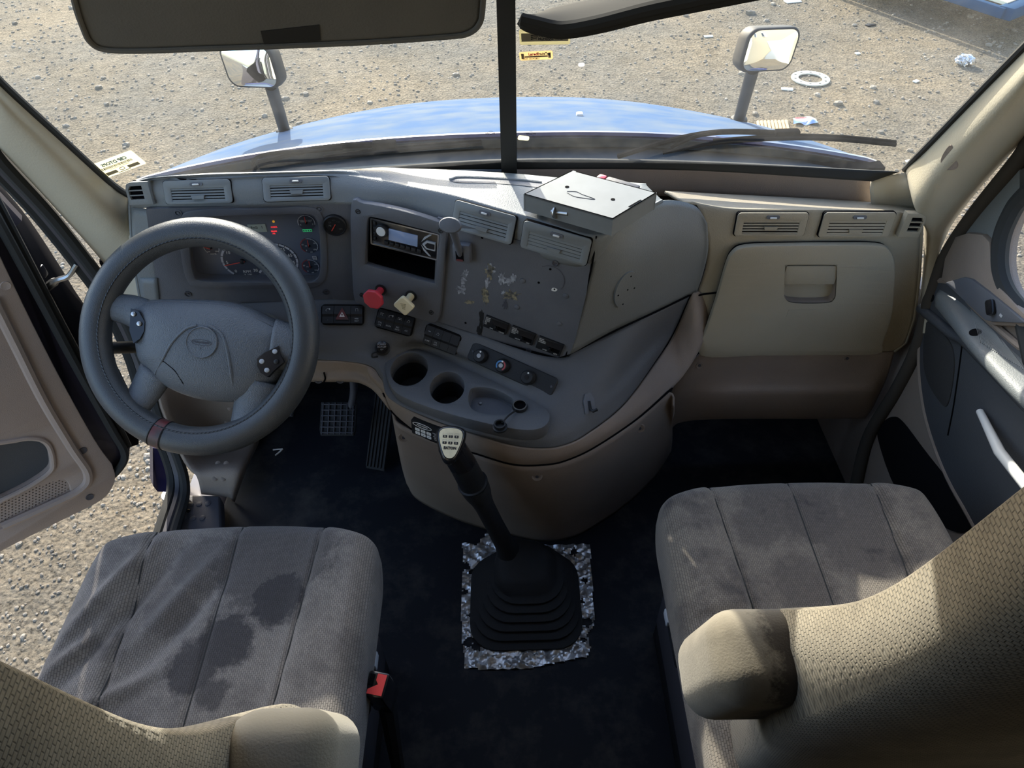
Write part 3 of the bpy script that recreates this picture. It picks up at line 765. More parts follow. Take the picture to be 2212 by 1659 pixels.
# cup holder tray
cup1 = Z(884, 796, TZ); cup2 = Z(966, 836, TZ)
def e2(c, r, n=28): return [(c.x+r*math.cos(2*math.pi*i/n), c.y+1.27*r*math.sin(2*math.pi*i/n)) for i in range(n)]
dish = cr2([(Z(u, v, TZ).x, Z(u, v, TZ).y) for (u, v) in ((1016, 838), (1060, 836), (1098, 852), (1112, 866), (1106, 888), (1088, 897), (1040, 894), (1012, 876))], 4, True)
plate('tray', [tray_out, e2(cup1, .045), e2(cup2, .041), dish], TZ-.035, TZ, 'fascia_grey', dash, bev=.003, M=T3(0, -1.35, -.5))
for c, r in ((cup1, .0446), (cup2, .0406)):
    b = B(); b.lathe([(.0, -.075), (r*.85, -.075), (r*.9, -.07), (r, -.003)], 28, T3(c.x, c.y-1.35, TZ-.5) @ Matrix.Diagonal((1, 1.27, 1, 1)), cap=False); b.build('cup_well', 'black_plastic', dash)
dc = V((sum(q[0] for q in dish)/len(dish), sum(q[1] for q in dish)/len(dish), 0))
b = B(); n_ = len(dish)
b.add([(q[0], q[1]-1.35, TZ-.503) for q in dish]+[(dc.x+(q[0]-dc.x)*.9, dc.y+(q[1]-dc.y)*.9-1.35, TZ-.53) for q in dish], [(i, (i+1) % n_, n_+(i+1) % n_, n_+i) for i in range(n_)]+[tuple(range(n_, 2*n_))])
b.build('dish_well', 'panel_grey', dash)
b = B(); b.lathe([(.004, 0), (.003, .002)], 10, T3(Z(1038, 872, .563).x, Z(1038, 872, .563).y-1.35, .0635)); b.build('screw', 'steel', dash)
# side pad right of the stack
sp_ = [[(1288, 512, .936), (1345, 475, .950), (1430, 434, .940), (1500, 444, .905), (1528, 482, .868)],
       [(1280, 575, .866), (1350, 558, .868), (1440, 520, .857), (1510, 520, .832), (1530, 538, .812)],
       [(1254, 680, .742), (1336, 640, .768), (1435, 600, .765), (1500, 590, .752), (1519, 590, .752)],
       [(1224, 771, .637), (1330, 714, .663), (1420, 672, .678), (1490, 637, .690), (1506, 630, .697)]]
dshell('side_pad', surf([[[Z(*q) for q in r] for r in sp_]], 8, 6), 'dash_grey')
SIDE = Bvh([DM[-1]])
# seam along the lower edge of the side pad
b = B(); b.tube(cr([Z(u, v, z)+V((-.001, -.002, .001)) for (u, v, z) in ((1224, 768, .639), (1246, 757, .642), (1330, 714, .664), (1420, 672, .679), (1490, 638, .690))], 6), .0022, 6); b.build('seam', 'void', dash, world=True)
b = B(); b.tube(cr([Z(u, v, z)+V((-.002, -.002, .002)) for (u, v, z) in ((1290, 511, .937), (1280, 577, .866), (1254, 680, .742), (1224, 768, .640))], 6), .0018, 6); b.build('seam', 'void', dash, world=True)
# round blank on the side pad
M_, w_, h_ = frame([(1330, 592), (1371, 588), (1371, 658), (1331, 662)], SIDE, .0)
_q = SIDE.hit(1351, 625); _n = SIDE.last if SIDE.last.dot(CAM-_q) > 0 else -SIDE.last; w_ *= 1.1; M_ = frame_dir(_q+_n*.0015, _n)
b = B(); b.prism([(w_*.5*math.cos(2*math.pi*i/32), h_*.5*math.sin(2*math.pi*i/32)) for i in range(32)], -.010, .0022, M_); b.build('round_cover', 'dash_grey', dash, world=True)
for (fx, fy) in ((.12, .36), (-.36, -.04), (.36, -.04), (-.08, -.38), (.05, 0)):
    b = B(); b.lathe([(.0019, 0), (.0019, .0028)], 10, M_ @ T3(fx*w_, fy*h_, 0)); b.build('screw_hole', 'void', dash, world=True)
# tan band running round the console and up beside the glove box
bt = [(792, 789, .591), (823, 818, .573), (848, 865, .558), (930, 907, .550), (1040, 945, .540), (1110, 964, .534), (1172, 970, .530), (1218, 964, .528), (1268, 940, .528), (1352, 872, .528), (1432, 762, .546), (1465, 702, .600), (1492, 641, .686), (1508, 630, .697)]
bl_ = [(800, 818, .565), (828, 848, .545), (850, 892, .500), (920, 945, .490), (1030, 980, .480), (1110, 1003, .472), (1180, 1003, .470), (1225, 993, .472), (1285, 965, .478), (1375, 905, .480), (1452, 838, .485), (1488, 795, .520), (1520, 735, .580), (1553, 632, .660)]
Tt = [Z(*q) for q in bt]; Tb = [Z(*q) for q in bl_]
mid_ = [a.lerp(c, .5)+V((0, -.006, .002)) for a, c in zip(Tt, Tb)]
tb_o, tbm = dshell('console_band', surf([[Tt, mid_, Tb]], 7, 6), 'tan_shaded')
BAND = Bvh([tbm])
b = B(); b.tube(cr([q+V((0, -.001, 0)) for q in Tb[1:11]], 7), .0025, 6); b.build('seam', 'void', dash, world=True)
# console base down to the floor
Cb = [(846, 893, .497), (868, 922, .490), (1000, 972, .480), (1110, 1006, .470), (1182, 1006, .468), (1228, 996, .470), (1288, 968, .476), (1378, 908, .478), (1445, 850, .465), (1452, 880, .43)]
Fb = [(878, 1045, 0), (905, 1082, 0), (1000, 1128, 0), (1110, 1158, 0), (1180, 1170, 0), (1232, 1163, 0), (1278, 1142, 0), (1356, 1088, 0), (1415, 1030, 0), (1450, 975, 0)]
Ct = [Z(*q) for q in Cb]; Ff = [Z(*q) for q in Fb]
m1 = [a.lerp(c, .30)+V((0, -.008, 0)) for a, c in zip(Ct, Ff)]; m2_ = [a.lerp(c, .65)+V((0, -.012, 0)) for a, c in zip(Ct, Ff)]
cb_o, cbm = dshell('console_base', surf([[Ct, m1, m2_, Ff]], 6, 6), 'tan_shaded')
CONS = Bvh([cbm])
for (u, v) in ((872, 945), (1160, 1029), (1382, 925)):
    q = CONS.hit(u, v); n0 = V((0, -1, .25)); b = B(); Mx = frame_dir(q, n0)
    b.lathe([(.013, .0), (.012, .0015), (.008, .001), (.006, -.004)], 20, Mx); b.build('screw_pocket', 'tan_shaded', dash, world=True)
    b = B(); b.lathe([(.004, 0), (.004, .002)], 10, Mx); b.build('screw', 'step_grey', dash, world=True)
# tan knee roll under the driver's fascia
g = [[Z(340, 779, .60), Z(690, 779, .598), Z(792, 790, .590), Z(824, 820, .571)], [Z(340, 800, .575), Z(690, 802, .572), Z(780, 806, .568), Z(826, 845, .548)],
     [Z(340, 825, .548), Z(700, 824, .548), Z(790, 832, .545), Z(842, 885, .51)], [Z(340, 828, .50), Z(700, 822, .50), Z(792, 830, .50), Z(846, 890, .47)]]
dshell('knee_roll', surf([[g[0], g[1]], [g[1], g[2], g[3]]], 6, 5), 'tan_shaded')
b = B(); b.tube(cr([Z(700, 803, .572)+V((0, -.002, 0)), Z(703, 815, .56)+V((0, -.003, 0)), Z(700, 824, .549)+V((0, -.002, 0))], 5), .002, 6); b.build('seam', 'void', dash, world=True)
for (u, v) in ((735, 818), (688, 818)):
    q = Z(u, v, .553); b = B(); b.lathe([(.010, -.003), (.010, .001), (.006, .001), (.005, -.003)], 18, frame_dir(q+V((0, -.003, 0)), V((0, -1, .4)))); b.build('screw_pocket', 'step_grey', dash, world=True)
# passenger side
yl = [1.33, 1.30, 1.275, 1.268, 1.262, 1.262]
rear = [(1436, 412, 1.37), (1560, 419, 1.37), (1665, 424, 1.37), (1800, 431, 1.365), (1905, 438, 1.35), (1984, 446, 1.33)]
lipr = [(1470, 432, 1.33), (1575, 446, 1.295), (1665, 450, 1.285), (1800, 453, 1.283), (1930, 456, 1.28), (1986, 466, 1.275)]
topr = [(1505, 442, 1.30), (1575, 456, 1.278), (1665, 458, 1.270), (1800, 459, 1.268), (1930, 462, 1.265), (1989, 478, 1.268)]
band = [(1530, 515, 1.272), (1580, 512, 1.264), (1665, 514, 1.262), (1800, 516, 1.26), (1930, 518, 1.258), (1987, 525, 1.262)]
mid2 = [(1525, 575, 1.272), (1572, 580, 1.262), (1665, 585, 1.258), (1800, 588, 1.255), (1930, 590, 1.254), (1983, 600, 1.258)]
bot2 = [(1508, 630, 1.272), (1552, 632, 1.262), (1660, 650, 1.255), (1800, 660, 1.252), (1930, 680, 1.25), (1972, 690, 1.255)]
bot3 = [(1502, 640, 1.272), (1530, 705, 1.258), (1640, 715, 1.252), (1790, 725, 1.25), (1915, 735, 1.248), (1955, 740, 1.252)]
bot4 = [(1500, 645, 1.272), (1512, 764, 1.250), (1620, 764, 1.248), (1780, 762, 1.247), (1895, 760, 1.246), (1930, 758, 1.25)]
YR = lambda r: [Y(*q) for q in r]
pdash, pdm = dshell('passenger_panel', surf([[YR(rear), YR(lipr), YR(topr), YR(band)], [YR(band), YR(mid2), YR(bot2), YR(bot3), YR(bot4)]], 6, 6), 'tan')
PD = Bvh([pdm])
_er = [YR(r)[-1] for r in (lipr, topr, band, mid2, bot2, bot3, bot4)]
dshell('end_face', [[q, q+V((.012, .05, -.025)), q+V((.02, .10, -.055))] for q in _er], 'tan')
b = B(); b.tube(cr([Y(u, v, y_)+V((0, -.004, .001)) for (u, v, y_) in ((1492, 640, 1.272), (1520, 634, 1.268), (1552, 630, 1.262))], 5), .0022, 6); b.build('seam', 'void', dash, world=True)
# knee bolster under the glove box
k0 = [(1512, 766, 1.250), (1620, 766, 1.246), (1780, 764, 1.245), (1895, 762, 1.244), (1932, 760, 1.25)]
k1 = [(1484, 795, 1.250), (1620, 805, 1.240), (1780, 805, 1.239), (1890, 800, 1.24), (1922, 798, 1.25)]
k2 = [(1462, 825, 1.250), (1600, 830, 1.232), (1780, 828, 1.230), (1885, 822, 1.232), (1910, 830, 1.25)]
k3 = [(1450, 850, 1.250), (1580, 852, 1.222), (1780, 850, 1.218), (1880, 848, 1.222), (1898, 855, 1.25)]
k4 = [(1443, 880, 1.250), (1540, 882, 1.235), (1780, 880, 1.232), (1868, 878, 1.235), (1885, 882, 1.25)]
k5 = [(1436, 935, 1.265), (1500, 908, 1.260), (1780, 905, 1.258), (1855, 904, 1.258), (1868, 905, 1.26)]
k6 = [(1438, 940, 1.32), (1500, 905, 1.33), (1780, 902, 1.33), (1855, 902, 1.33), (1864, 903, 1.33)]
dshell('knee_bolster', surf([[YR(k0), YR(k1), YR(k2), YR(k3), YR(k4), YR(k5)], [YR(k5), YR(k6)]], 6, 5), 'tan_shaded')
KB = Bvh([DM[-1]])
for (u, v) in ((1511, 789), (1830, 774), (1436, 928)):
    try: q = KB.hit(u, v)
    except Exception: q = CONS.hit(u, v)
    b = B(); Mx = frame_dir(q, V((0, -1, .1)))
    b.lathe([(.009, 0), (.0085, .0018), (.006, .001), (.005, -.003)], 18, Mx); b.build('screw_pocket', 'tan_shaded', dash, world=True)
    b = B(); b.lathe([(.004, 0), (.004, .0015)], 10, Mx); b.build('screw', 'step_grey', dash, world=True)
# long dish in the top pad: its shade is a darker strip laid on
pts = [(972, 387), (990, 384), (1040, 385), (1110, 389), (1165, 394), (1165, 402), (1110, 399), (1040, 395), (990, 394), (974, 392)]
b = B(); b.tube(cr([PAD.hit(u, v, .0) for (u, v) in ((972, 389), (990, 384), (1040, 385), (1110, 389), (1170, 395))], 6), .004, 8); b.build('dish_edge', 'dash_grey', dash, world=True)
tp_, lo_ = [(974, 388), (990, 384), (1040, 385), (1110, 389), (1175, 396)], [(974, 391), (990, 394), (1040, 395), (1110, 399), (1175, 406)]
b = B(); vv, ff = gridmesh([cr([PAD.hit(u, v, .002) for (u, v) in tp_], 6), cr([PAD.hit((a[0]+c[0])/2, (a[1]+c[1])/2, .0015) for a, c in zip(tp_, lo_)], 6), cr([PAD.hit(u, v, .002) for (u, v) in lo_], 6)]); b.add(vv, ff); b.build('dish', 'panel_grey', dash, world=True)

# glove box
Mg, wg, hg = frame([(1575, 530), (1920, 530), (1900, 760), (1545, 760)], PD, .012)
gb = thing('glove_box', 'tan glove box door with recessed latch on the passenger side', 'glove box', M=Mg)
Gi = Mg.inverted(); GPl = Plane(Mg @ V((0, 0, .0)), Mg @ V((1, 0, 0)), Mg @ V((0, 1, 0)))
def g2(u, v): q = Gi @ GPl.hit(u, v); return (q.x, q.y)
out_px = [(1514, 760), (1530, 700), (1552, 632), (1568, 575), (1582, 545), (1610, 531), (1700, 528), (1800, 527), (1890, 528), (1915, 540), (1925, 570), (1924, 620), (1918, 680), (1900, 735), (1890, 757), (1780, 759), (1640, 760)]
go = cr2([g2(*q) for q in out_px], 4, True)
lat = cr2([g2(*q) for q in ((1693, 570), (1698, 566), (1800, 566), (1804, 570), (1802, 620), (1798, 640), (1780, 648), (1715, 648), (1694, 640), (1690, 620))], 4, True)
plate('door', [go, lat], -.004, .012, 'tan', gb, bev=.004)
big_ = [( q[0]*1.012, q[1]*1.02) for q in go]
plate('shadow_gap', [big_, [(q[0]*.97, q[1]*.95) for q in go]], -.006, .001, 'void', gb)
b = B(); lc = [q for q in lat]; b.prism(list(reversed(lc)), -.030, -.028); n_ = len(lc)
b.add([(q[0], q[1], -.03) for q in lc]+[(q[0], q[1], .009) for q in lc], [(i, (i+1) % n_, n_+(i+1) % n_, n_+i) for i in range(n_)]); b.build('latch_pocket', 'tan_shaded', gb)
h0 = g2(1697, 570); h1 = g2(1799, 610)
b = B(); b.box(((h0[0]+h1[0])/2, (h0[1]+h1[1])/2, .006), (h1[0]-h0[0], h0[1]-h1[1], .006), .002); b.build('latch_handle', 'tan', gb)
e0 = g2(1700, 662); e1 = g2(1771, 681)
plate('badge_recess', [rrect(e1[0]-e0[0], e0[1]-e1[1], .004, cx=(e0[0]+e1[0])/2, cy=(e0[1]+e1[1])/2)], .0121, .0128, 'tan', gb)

# tan clip hook on the side of the console
M_, w_, h_ = frame([(1262, 850), (1283, 848), (1283, 892), (1258, 895)], FAS, .001)
hk = thing('coat_hook', 'small grey hook in an arched recess on the console side', 'hook', M=M_)
b = B(); b.prism([(-w_/2, -h_/2), (w_/2, -h_/2), (w_/2, h_*.2), (w_*.25, h_*.5), (-w_*.25, h_*.45), (-w_/2, h_*.1)], -.002, .002); b.build('recess', 'panel_grey', hk)
b = B(); b.tube([(0, h_*.1, .002), (0, -h_*.3, .003), (.002, -h_*.42, .010), (.008, -h_*.36, .018)], .0035, 8); b.build('prong', 'black_plastic', hk)
# ------------------------------------------------------------------ air vents
def vent(label, c4, s, slats=5, tab=.0, tablow=True, material='vent_grey', off=.004, dark='void', open_=0, gap=.70):
    M_, w, h = frame(c4, s, off)
    t = thing('air_vent', label, 'air vent', M=M_, group='louvred dashboard vents')
    iw, ih = w*.82, h*.62; cy = -h*.12
    b = B(); b.prism(list(rrect(w*1.035, h*1.06, .006)), -.008, .0005); b.build('shadow_gap', 'void', t)
    plate('frame', [rrect(w, h, .006), list(rrect(iw, ih, .002, cy=cy))], -.006, .0035, material, t, bev=.0012)
    b = B(); b.box((0, cy, -.006), (iw*1.02, ih*1.02, .003)); b.build('duct', dark, t)
    for k in range(slats):
        yy = cy+ih/2-ih*(k+.5)/slats
        b = B(); b.box((0, 0, 0), (iw*.995, ih/slats*(.62 if open_ else gap), .0016), .0004, M=T3(0, yy, .0015) @ Matrix.Rotation(math.radians(-50 if (open_ and k >= slats-open_) else -16), 4, 'X'), seg=1); b.build('slat', material, t)
    ty = cy-ih*.18 if tablow else cy-ih*.02
    b = B(); b.prism([(-w*.10, .0035), (-w*.085, -.004), (w*.085, -.004), (w*.10, .0035)], .003, .0065, T3(0, ty, 0)); b.build('tab', material, t)
    ky = h*.34
    b = B(); b.prism(rrect(w*.19, h*.15, h*.07, cy=ky), .003, .0056); b.build('lever_slot', 'panel_grey', t)
    b = B(); b.box((0, ky-.0005, .0075), (w*.10, h*.07, .004), .0018); b.build('lever', 'white_metal', t)
    return t
vent('grey louvred vent above the left end of the instrument cluster', [(358, 392), (500, 388), (502, 437), (360, 440)], PAD, 5)
vent('grey louvred vent above the warning lights, centred over the cluster', [(570, 387), (712, 382), (713, 432), (572, 435)], PAD, 5, tablow=False)
vent('tilted grey louvred vent above the trailer brake lever', [(995, 433), (1121, 468), (1104, 525), (974, 488)], PAD, 5, gap=.86, off=.009)
vent('tilted grey louvred vent just below the metal bracket', [(1141, 474), (1284, 514), (1264, 568), (1124, 526)], PAD, 5, gap=.86, off=.009)
vent('tan louvred vent above the left side of the glove box', [(1590, 458), (1738, 458), (1738, 506), (1588, 506)], PD, 5, material='tan', off=.006, tablow=False, open_=2)
vent('tan louvred vent above the right side of the glove box', [(1772, 458), (1922, 458), (1924, 507), (1773, 507)], PD, 5, material='tan', off=.006)
def endvent(label, c4, s, material, left, off=.009):
    M_, w, h = frame(c4, s, off)
    t = thing('defroster_vent', label, 'air vent', M=M_)
    sx = -1 if left else 1
    o1 = [(-w/2*sx, -h/2), (w/2*sx, -h/2), (w/2*sx, h*.2), (w*.42*sx, h*.42), (w*.25*sx, h*.5), (-w/2*sx, h/2)]
    i1 = [(-w*.22*sx, -h*.28), (w*.40*sx, -h*.28), (w*.43*sx, -h*.1), (w*.42*sx, h*.2), (w*.30*sx, h*.36), (-w*.22*sx, h*.36)]
    plate('frame', [o1, i1], -.012, .004, material, t, bev=.001)
    b = B(); b.prism([(q[0]*1.02, q[1]*1.02) for q in (i1 if not left else list(reversed(i1)))], -.004, -.002); b.build('duct', 'void', t)
    for yy in (-h*.08, h*.14):
        b = B(); b.box((w*.1*sx, yy, .0), (w*.62, h*.05, .006)); b.build('slat', material, t)
endvent('small dark side window vent at the left end of the dash', [(283, 394), (331, 392), (331, 437), (281, 440)], PAD, 'dash_grey', True)
endvent('small tan side window vent at the right end of the dash', [(1944, 457), (1986, 460), (1990, 503), (1946, 503)], Plane(PD.hit(1665, 475), PD.hit(1900, 475), PD.hit(1800, 508)), 'tan', False, .010)

# ------------------------------------------------------------------ instrument cluster
cl = thing('instrument_cluster', 'recessed instrument cluster with tachometer and speedometer behind the steering wheel', 'gauge cluster', M=CF)
def cz(u, v, z=0): q = c2(u, v); return (q[0], q[1], z)
ins = [(q[0]*1.03, q[1]*1.05) for q in win]
b = B(); b.prism(ins, -.034, -.030); b.build('face', 'cluster_face', cl)
b = B(); n_ = len(ins); b.add([(q[0], q[1], -.031) for q in ins]+[(q[0], q[1], -.002) for q in ins], [(i, (i+1) % n_, n_+(i+1) % n_, n_+i) for i in range(n_)]); b.build('well', 'panel_grey', cl)
b = B(); b.add([(q[0]*.99, q[1]*.99, -.006) for q in ins], [tuple(range(n_))]); b.build('lens', 'lens', cl)
sc_ = (V(c2(600, 545)) - V(c2(500, 545))).length/100.0       # metres per photo pixel on the plate
def cf(u, v):
    q = CFi @ CLP.hit(u, v, -.03); return (q.x, q.y)
def gauge(nm, u, v, rpx, marks, a0, a1, ring='ring_white', needle=None, ring2=None, title=None, tsz=.0052, rw=.10):
    c = cf(u, v); r = rpx*sc_; zf = -.0298
    g_ = B(); g_.lathe([(r, 0), (r, .0012)], 40, T3(c[0], c[1], zf)); g = g_.build(nm, 'dial_face', cl)
    def arc(f0, f1, material):
        b = B(); n = 26
        for k in range(n):
            aa = math.radians(a0+(a1-a0)*(f0+(f1-f0)*k/n)); ab = math.radians(a0+(a1-a0)*(f0+(f1-f0)*(k+1)/n))
            b.add([(c[0]+rr*math.cos(q), c[1]+rr*math.sin(q), zf+.0016) for (rr, q) in ((r*(1-rw), aa), (r, aa), (r, ab), (r*(1-rw), ab))], [(0, 1, 2, 3)])
        b.build('scale_band', material, g, smooth=0)
    if ring2: arc(0, ring2, 'ring_red'); arc(ring2, 1, ring)
    else: arc(0, 1, ring)
    n = len(marks)
    b = B()
    for k in range(2*n-1):
        a = math.radians(a0+(a1-a0)*k/(2*n-2)); b.box((0, 0, 0), (r*rw*1.05, r*.025, .0004), M=T3(c[0], c[1], zf+.002) @ rotz(a) @ T3(r*(1-rw/2), 0, 0))
    b.build('ticks', 'black_print', g, smooth=0)
    for k, s in enumerate(marks):
        if not s: continue
        a = math.radians(a0+(a1-a0)*k/(n-1)); text('numeral', s, tsz, (c[0]+r*.74*math.cos(a), c[1]+r*.74*math.sin(a), zf+.002), 'white_print', g)
    if title: 
        for (s, dx, dy, sz) in title: text('caption', s, sz, (c[0]+dx*r, c[1]+dy*r, zf+.002), 'white_print', g)
    if needle is not None:
        a = math.radians(needle); b = B(); b.box((0, 0, 0), (r*1.02, .0016, .0012), M=T3(c[0], c[1], zf+.006) @ rotz(a) @ T3(r*.38, 0, 0)); b.build('needle', 'needle_red', g)
        b = B(); b.lathe([(r*.13, 0), (r*.12, .005), (r*.08, .006)], 18, T3(c[0], c[1], zf+.001)); b.build('needle_hub', 'black_plastic', g)
    return g
gauge('tachometer', 524, 563, 47, ['0', '5', '10', '15', '20', '25', '30'], 230, -50, needle=190, title=[('RPM', .05, -.62, .0095), ('X 100', .05, -.80, .0070)], tsz=.0105)
gauge('speedometer', 600, 562, 46, ['5', '15', '25', '35', '45', '55', '65', '75', '85'], 225, -45, needle=224, tsz=.0105, title=[('MPH', 0, -.55, .008)])
gauge('water_gauge', 457, 535, 17, ['100', '', '250'], 225, -45, needle=155, title=[('WATER', 0, -.9, .0040)], tsz=.0045)
gauge('fuel_gauge', 662, 480, 19, ['E', '', 'F'], 200, -20, needle=90, title=[('ULTRA LOW SULFUR', 0, .30, .0028), ('DIESEL FUEL ONLY', 0, .14, .0028)], tsz=.0048)
gauge('air_gauge_primary', 668, 530, 19.5, ['0', '50', '', '100', '150'], 235, -45, needle=88, ring2=.48, title=[('PSI', -.35, 0, .0040), ('AIR', .1, -.85, .0038)], tsz=.0048)
gauge('air_gauge_secondary', 671, 575, 19.5, ['0', '50', '', '100', '150'], 235, -45, needle=88, ring2=.48, title=[('PSI', -.35, 0, .0040), ('AIR', .1, -.85, .0038)], tsz=.0048)
q = cf(556, 492); b = B(); b.box((q[0], q[1], -.0288), (39*sc_, 20*sc_, .002), .0005); d_ = b.build('odometer_display', 'lcd', cl); text('readout', 'EnG   1', .0085, (q[0], q[1]+.002, -.0275), 'black_print', d_)
q = cf(591, 478); b = B(); b.lathe([(.0028, 0), (.0026, .001)], 14, T3(q[0], q[1], -.0295)); b.build('warning_lamp', 'lamp_amber', cl)
for (u, v, s) in ((592, 490, 'CHECK'), (592, 499, 'BRAKE'), (592, 504, 'AIR')):
    q = cf(u, v); text('warning_lamp', s, .0040, (q[0], q[1], -.0290), 'lamp_red', cl, bold=.0003)
q = cf(664, 497); b = B(); b.box((q[0], q[1], -.0285), (20*sc_, 6*sc_, .0008)); d_ = b.build('indicator_bar', 'lamp_green', cl)
for k in range(4):
    b = B(); b.box((q[0]+(k-1.5)*5*sc_, q[1], -.0279), (2.6*sc_, 3*sc_, .0006)); b.build('segment', 'dial_face', d_)
q = cf(680, 556); b = B(); b.box((q[0], q[1], -.028), (9*sc_, 10*sc_, .0006)); s_ = b.build('sticker', 'white_print', cl)
b = B(); 
for k in range(4): b.box((q[0], q[1]+(k-1.5)*2.3*sc_, -.0276), (7*sc_, 1.0*sc_, .0003))
b.build('sticker_print', 'black_print', s_)

# separate air gauge right of the cluster
q = c2(724, 483); ag = thing('air_pressure_gauge', 'round black air pressure gauge right of the cluster', 'gauge', M=CF @ T3(q[0], q[1], .003)); r = 25*sc_
b = B(); b.lathe([(r, -.004), (r, .006), (r*.90, .008), (r*.86, .004)], 36); b.build('bezel', 'black_plastic', ag)
b = B(); b.lathe([(r*.87, .001), (r*.87, .003)], 36); b.build('dial', 'dial_face', ag)
b = B()
for k in range(30):
    a0, a1 = math.radians(230-280*k/30), math.radians(230-280*(k+1)/30); b.add([(rr*math.cos(a), rr*math.sin(a), .0036) for (rr, a) in ((r*.68, a0), (r*.80, a0), (r*.80, a1), (r*.68, a1))], [(0, 1, 2, 3)])
b.build('scale_band', 'ring_white', ag, smooth=0)
for (s, x, y) in (('50', -.36, .28), ('100', .34, .30), ('150', .42, -.38), ('PSI', -.42, -.02), ('AIR', 0, .48)): text('numeral', s, .0052, (x*r, y*r, .0038), 'white_print', ag)
b = B(); b.box((0, 0, 0), (r*.75, .0016, .001), M=T3(0, 0, .005) @ rotz(math.radians(235)) @ T3(r*.25, 0, 0)); b.build('needle', 'needle_red', ag)

# ------------------------------------------------------------------ radio
def stk(u, v, z=.001): q = s2(u, v); return SF @ T3(q[0], q[1], z)
def sframe(c4, off):
    return frame(c4, STP, off)
Mr, w, h = sframe([(808, 467), (954, 503), (946, 556), (803, 521)], .008)
rd = thing('car_radio', 'black single-slot car radio with silver trim in the upper dash slot', 'radio', M=Mr)
b = B(); b.box((0, 0, -.04), (w, h, .08), .002); b.build('body', 'black_gloss', rd)
plate('trim_ring', [rrect(w*1.01, h*1.03, .003), list(rrect(w*.975, h*.93, .002))], .0, .003, 'chrome', rd)
b = B(); b.box((-.02*w, .04*h, .001), (.43*w, .44*h, .003), .001); b.build('display', 'screen_blue', rd)
b = B(); b.lathe([(h*.24, -.001), (h*.24, .006), (h*.22, .009)], 26, T3(-w*.33, h*.14, 0)); kb = b.build('volume_knob', 'black_plastic', rd)
b = B(); b.lathe([(h*.17, .009), (h*.16, .0105)], 24, T3(-w*.33, h*.14, 0)); b.build('knob_cap', 'white_metal', kb)  # chrome cap, its bright reflection put in as a plain pale colour
for k in range(7):
    b = B(); b.box((-w*.27+k*w*.082, -h*.32, .0015), (w*.066, h*.13, .003), .0006); b.build('preset_button', 'black_plastic', rd)
for k in range(4):
    b = B(); b.box((-w*.445, h*(.34-.2*k), .0015), (w*.035, h*.11, .003), .0006); b.build('side_button', 'black_plastic', rd)
b = B(); b.prism([(w*.27, 0), (w*.33, h*.16), (w*.46, h*.16), (w*.46, -h*.16), (w*.33, -h*.16)], 0, .004); b.build('usb_flap', 'grey_print', rd)
b = B(); b.prism([(w*.31, 0), (w*.345, h*.10), (w*.45, h*.10), (w*.45, -h*.10), (w*.345, -h*.10)], .004, .005); b.build('usb_socket', 'black_gloss', rd)
for s_ in (-1, 1):
    b = B(); b.prism([(w*.25, s_*h*.06), (w*.33, s_*h*.26), (w*.40, s_*h*.42), (w*.37, s_*h*.42), (w*.29, s_*h*.26)][::s_], 0, .002); b.build('trim_vee', 'grey_print', rd)

# ------------------------------------------------------------------ brake valve knobs
Mk = stk(822, 620, .013)
k1 = thing('trailer_air_knob', 'red octagonal push-pull brake knob below the radio', 'knob', M=Mk)
def knob(t, shape, tilt, off, material, stem):
    b = B(); b.lathe([(.013, 0), (.013, .002), (.0105, .002)], 24, T3(off[0]*.0, 0, 0)); b.build('collar', 'black_plastic', t)
    b = B(); b.lathe([(.008, -.002), (.008, stem), (.011, stem+.004)], 20); b.build('stem', material, t)
    b = B(); b.prism(shape, stem+.002, stem+.011); o = b.build('grip', material, t, smooth=30)
    md = o.modifiers.new('bevel', 'BEVEL'); md.width = .0022; md.segments = 3
    return o
oct_ = [(.0240*math.cos(math.radians(22.5+45*k)), .0240*math.sin(math.radians(22.5+45*k))) for k in range(8)]
k1.matrix_world = stk(828, 619, .013)
knob(k1, oct_, 0, (0, 0), 'knob_red', .034)
k2_ = thing('parking_brake_knob', 'cream yellow diamond brake knob beside the red knob', 'knob', M=stk(893, 632, .013))
dia = cr2(rrect(.029, .029, .005, 3), 1, True)
dia = [(x*math.cos(.80)-y*math.sin(.80), x*math.sin(.80)+y*math.cos(.80)) for (x, y) in rrect(.036, .036, .006, 4)]
og = knob(k2_, dia, 0, (0, 0), 'knob_yellow', .034)
for k in range(4): text('lettering', ('PARKING', 'BRAKE', 'PUSH', 'PULL')[k], .0034, (0, .006-.004*k, .0453), 'sticker_khaki', og)

# ------------------------------------------------------------------ trailer hand brake lever
hb = thing('trailer_brake_lever', 'grey hand brake lever with flat paddle on the centre stack', 'lever', M=stk(1002, 540, .001))
b = B(); b.box((0, 0, .008), (.038, .042, .02), .005); b.build('base', 'panel_grey', hb)
b = B(); b.box((-.003, -.004, .0185), (.016, .020, .002)); b.build('slot', 'void', hb)
b = B(); b.box((-.003, -.013, .019), (.014, .004, .003)); b.build('red_stop', 'red_mark', hb)
pq = SFi @ STP.hit(976, 489, .068); pb = s2(1002, 540); pq = V((pq.x-pb[0], pq.y-pb[1], .066)); pv = V((-.003, -.006, .012))
b = B(); b.tube([pv, pv.lerp(pq, .4), pv.lerp(pq, .8), pq], [.0065, .007, .0085, .009], 10); b.build('arm', 'panel_grey', hb)
b = B(); b.lathe([(.008, -.005), (.016, -.004), (.018, 0), (.016, .004), (.008, .0055)], 26, T3(pq.x-.002, pq.y+.003, pq.z+.003) @ Matrix.Rotation(math.radians(-25), 4, 'X') @ Matrix.Diagonal((1.3, .85, 1, 1))); b.build('paddle', 'panel_grey', hb)

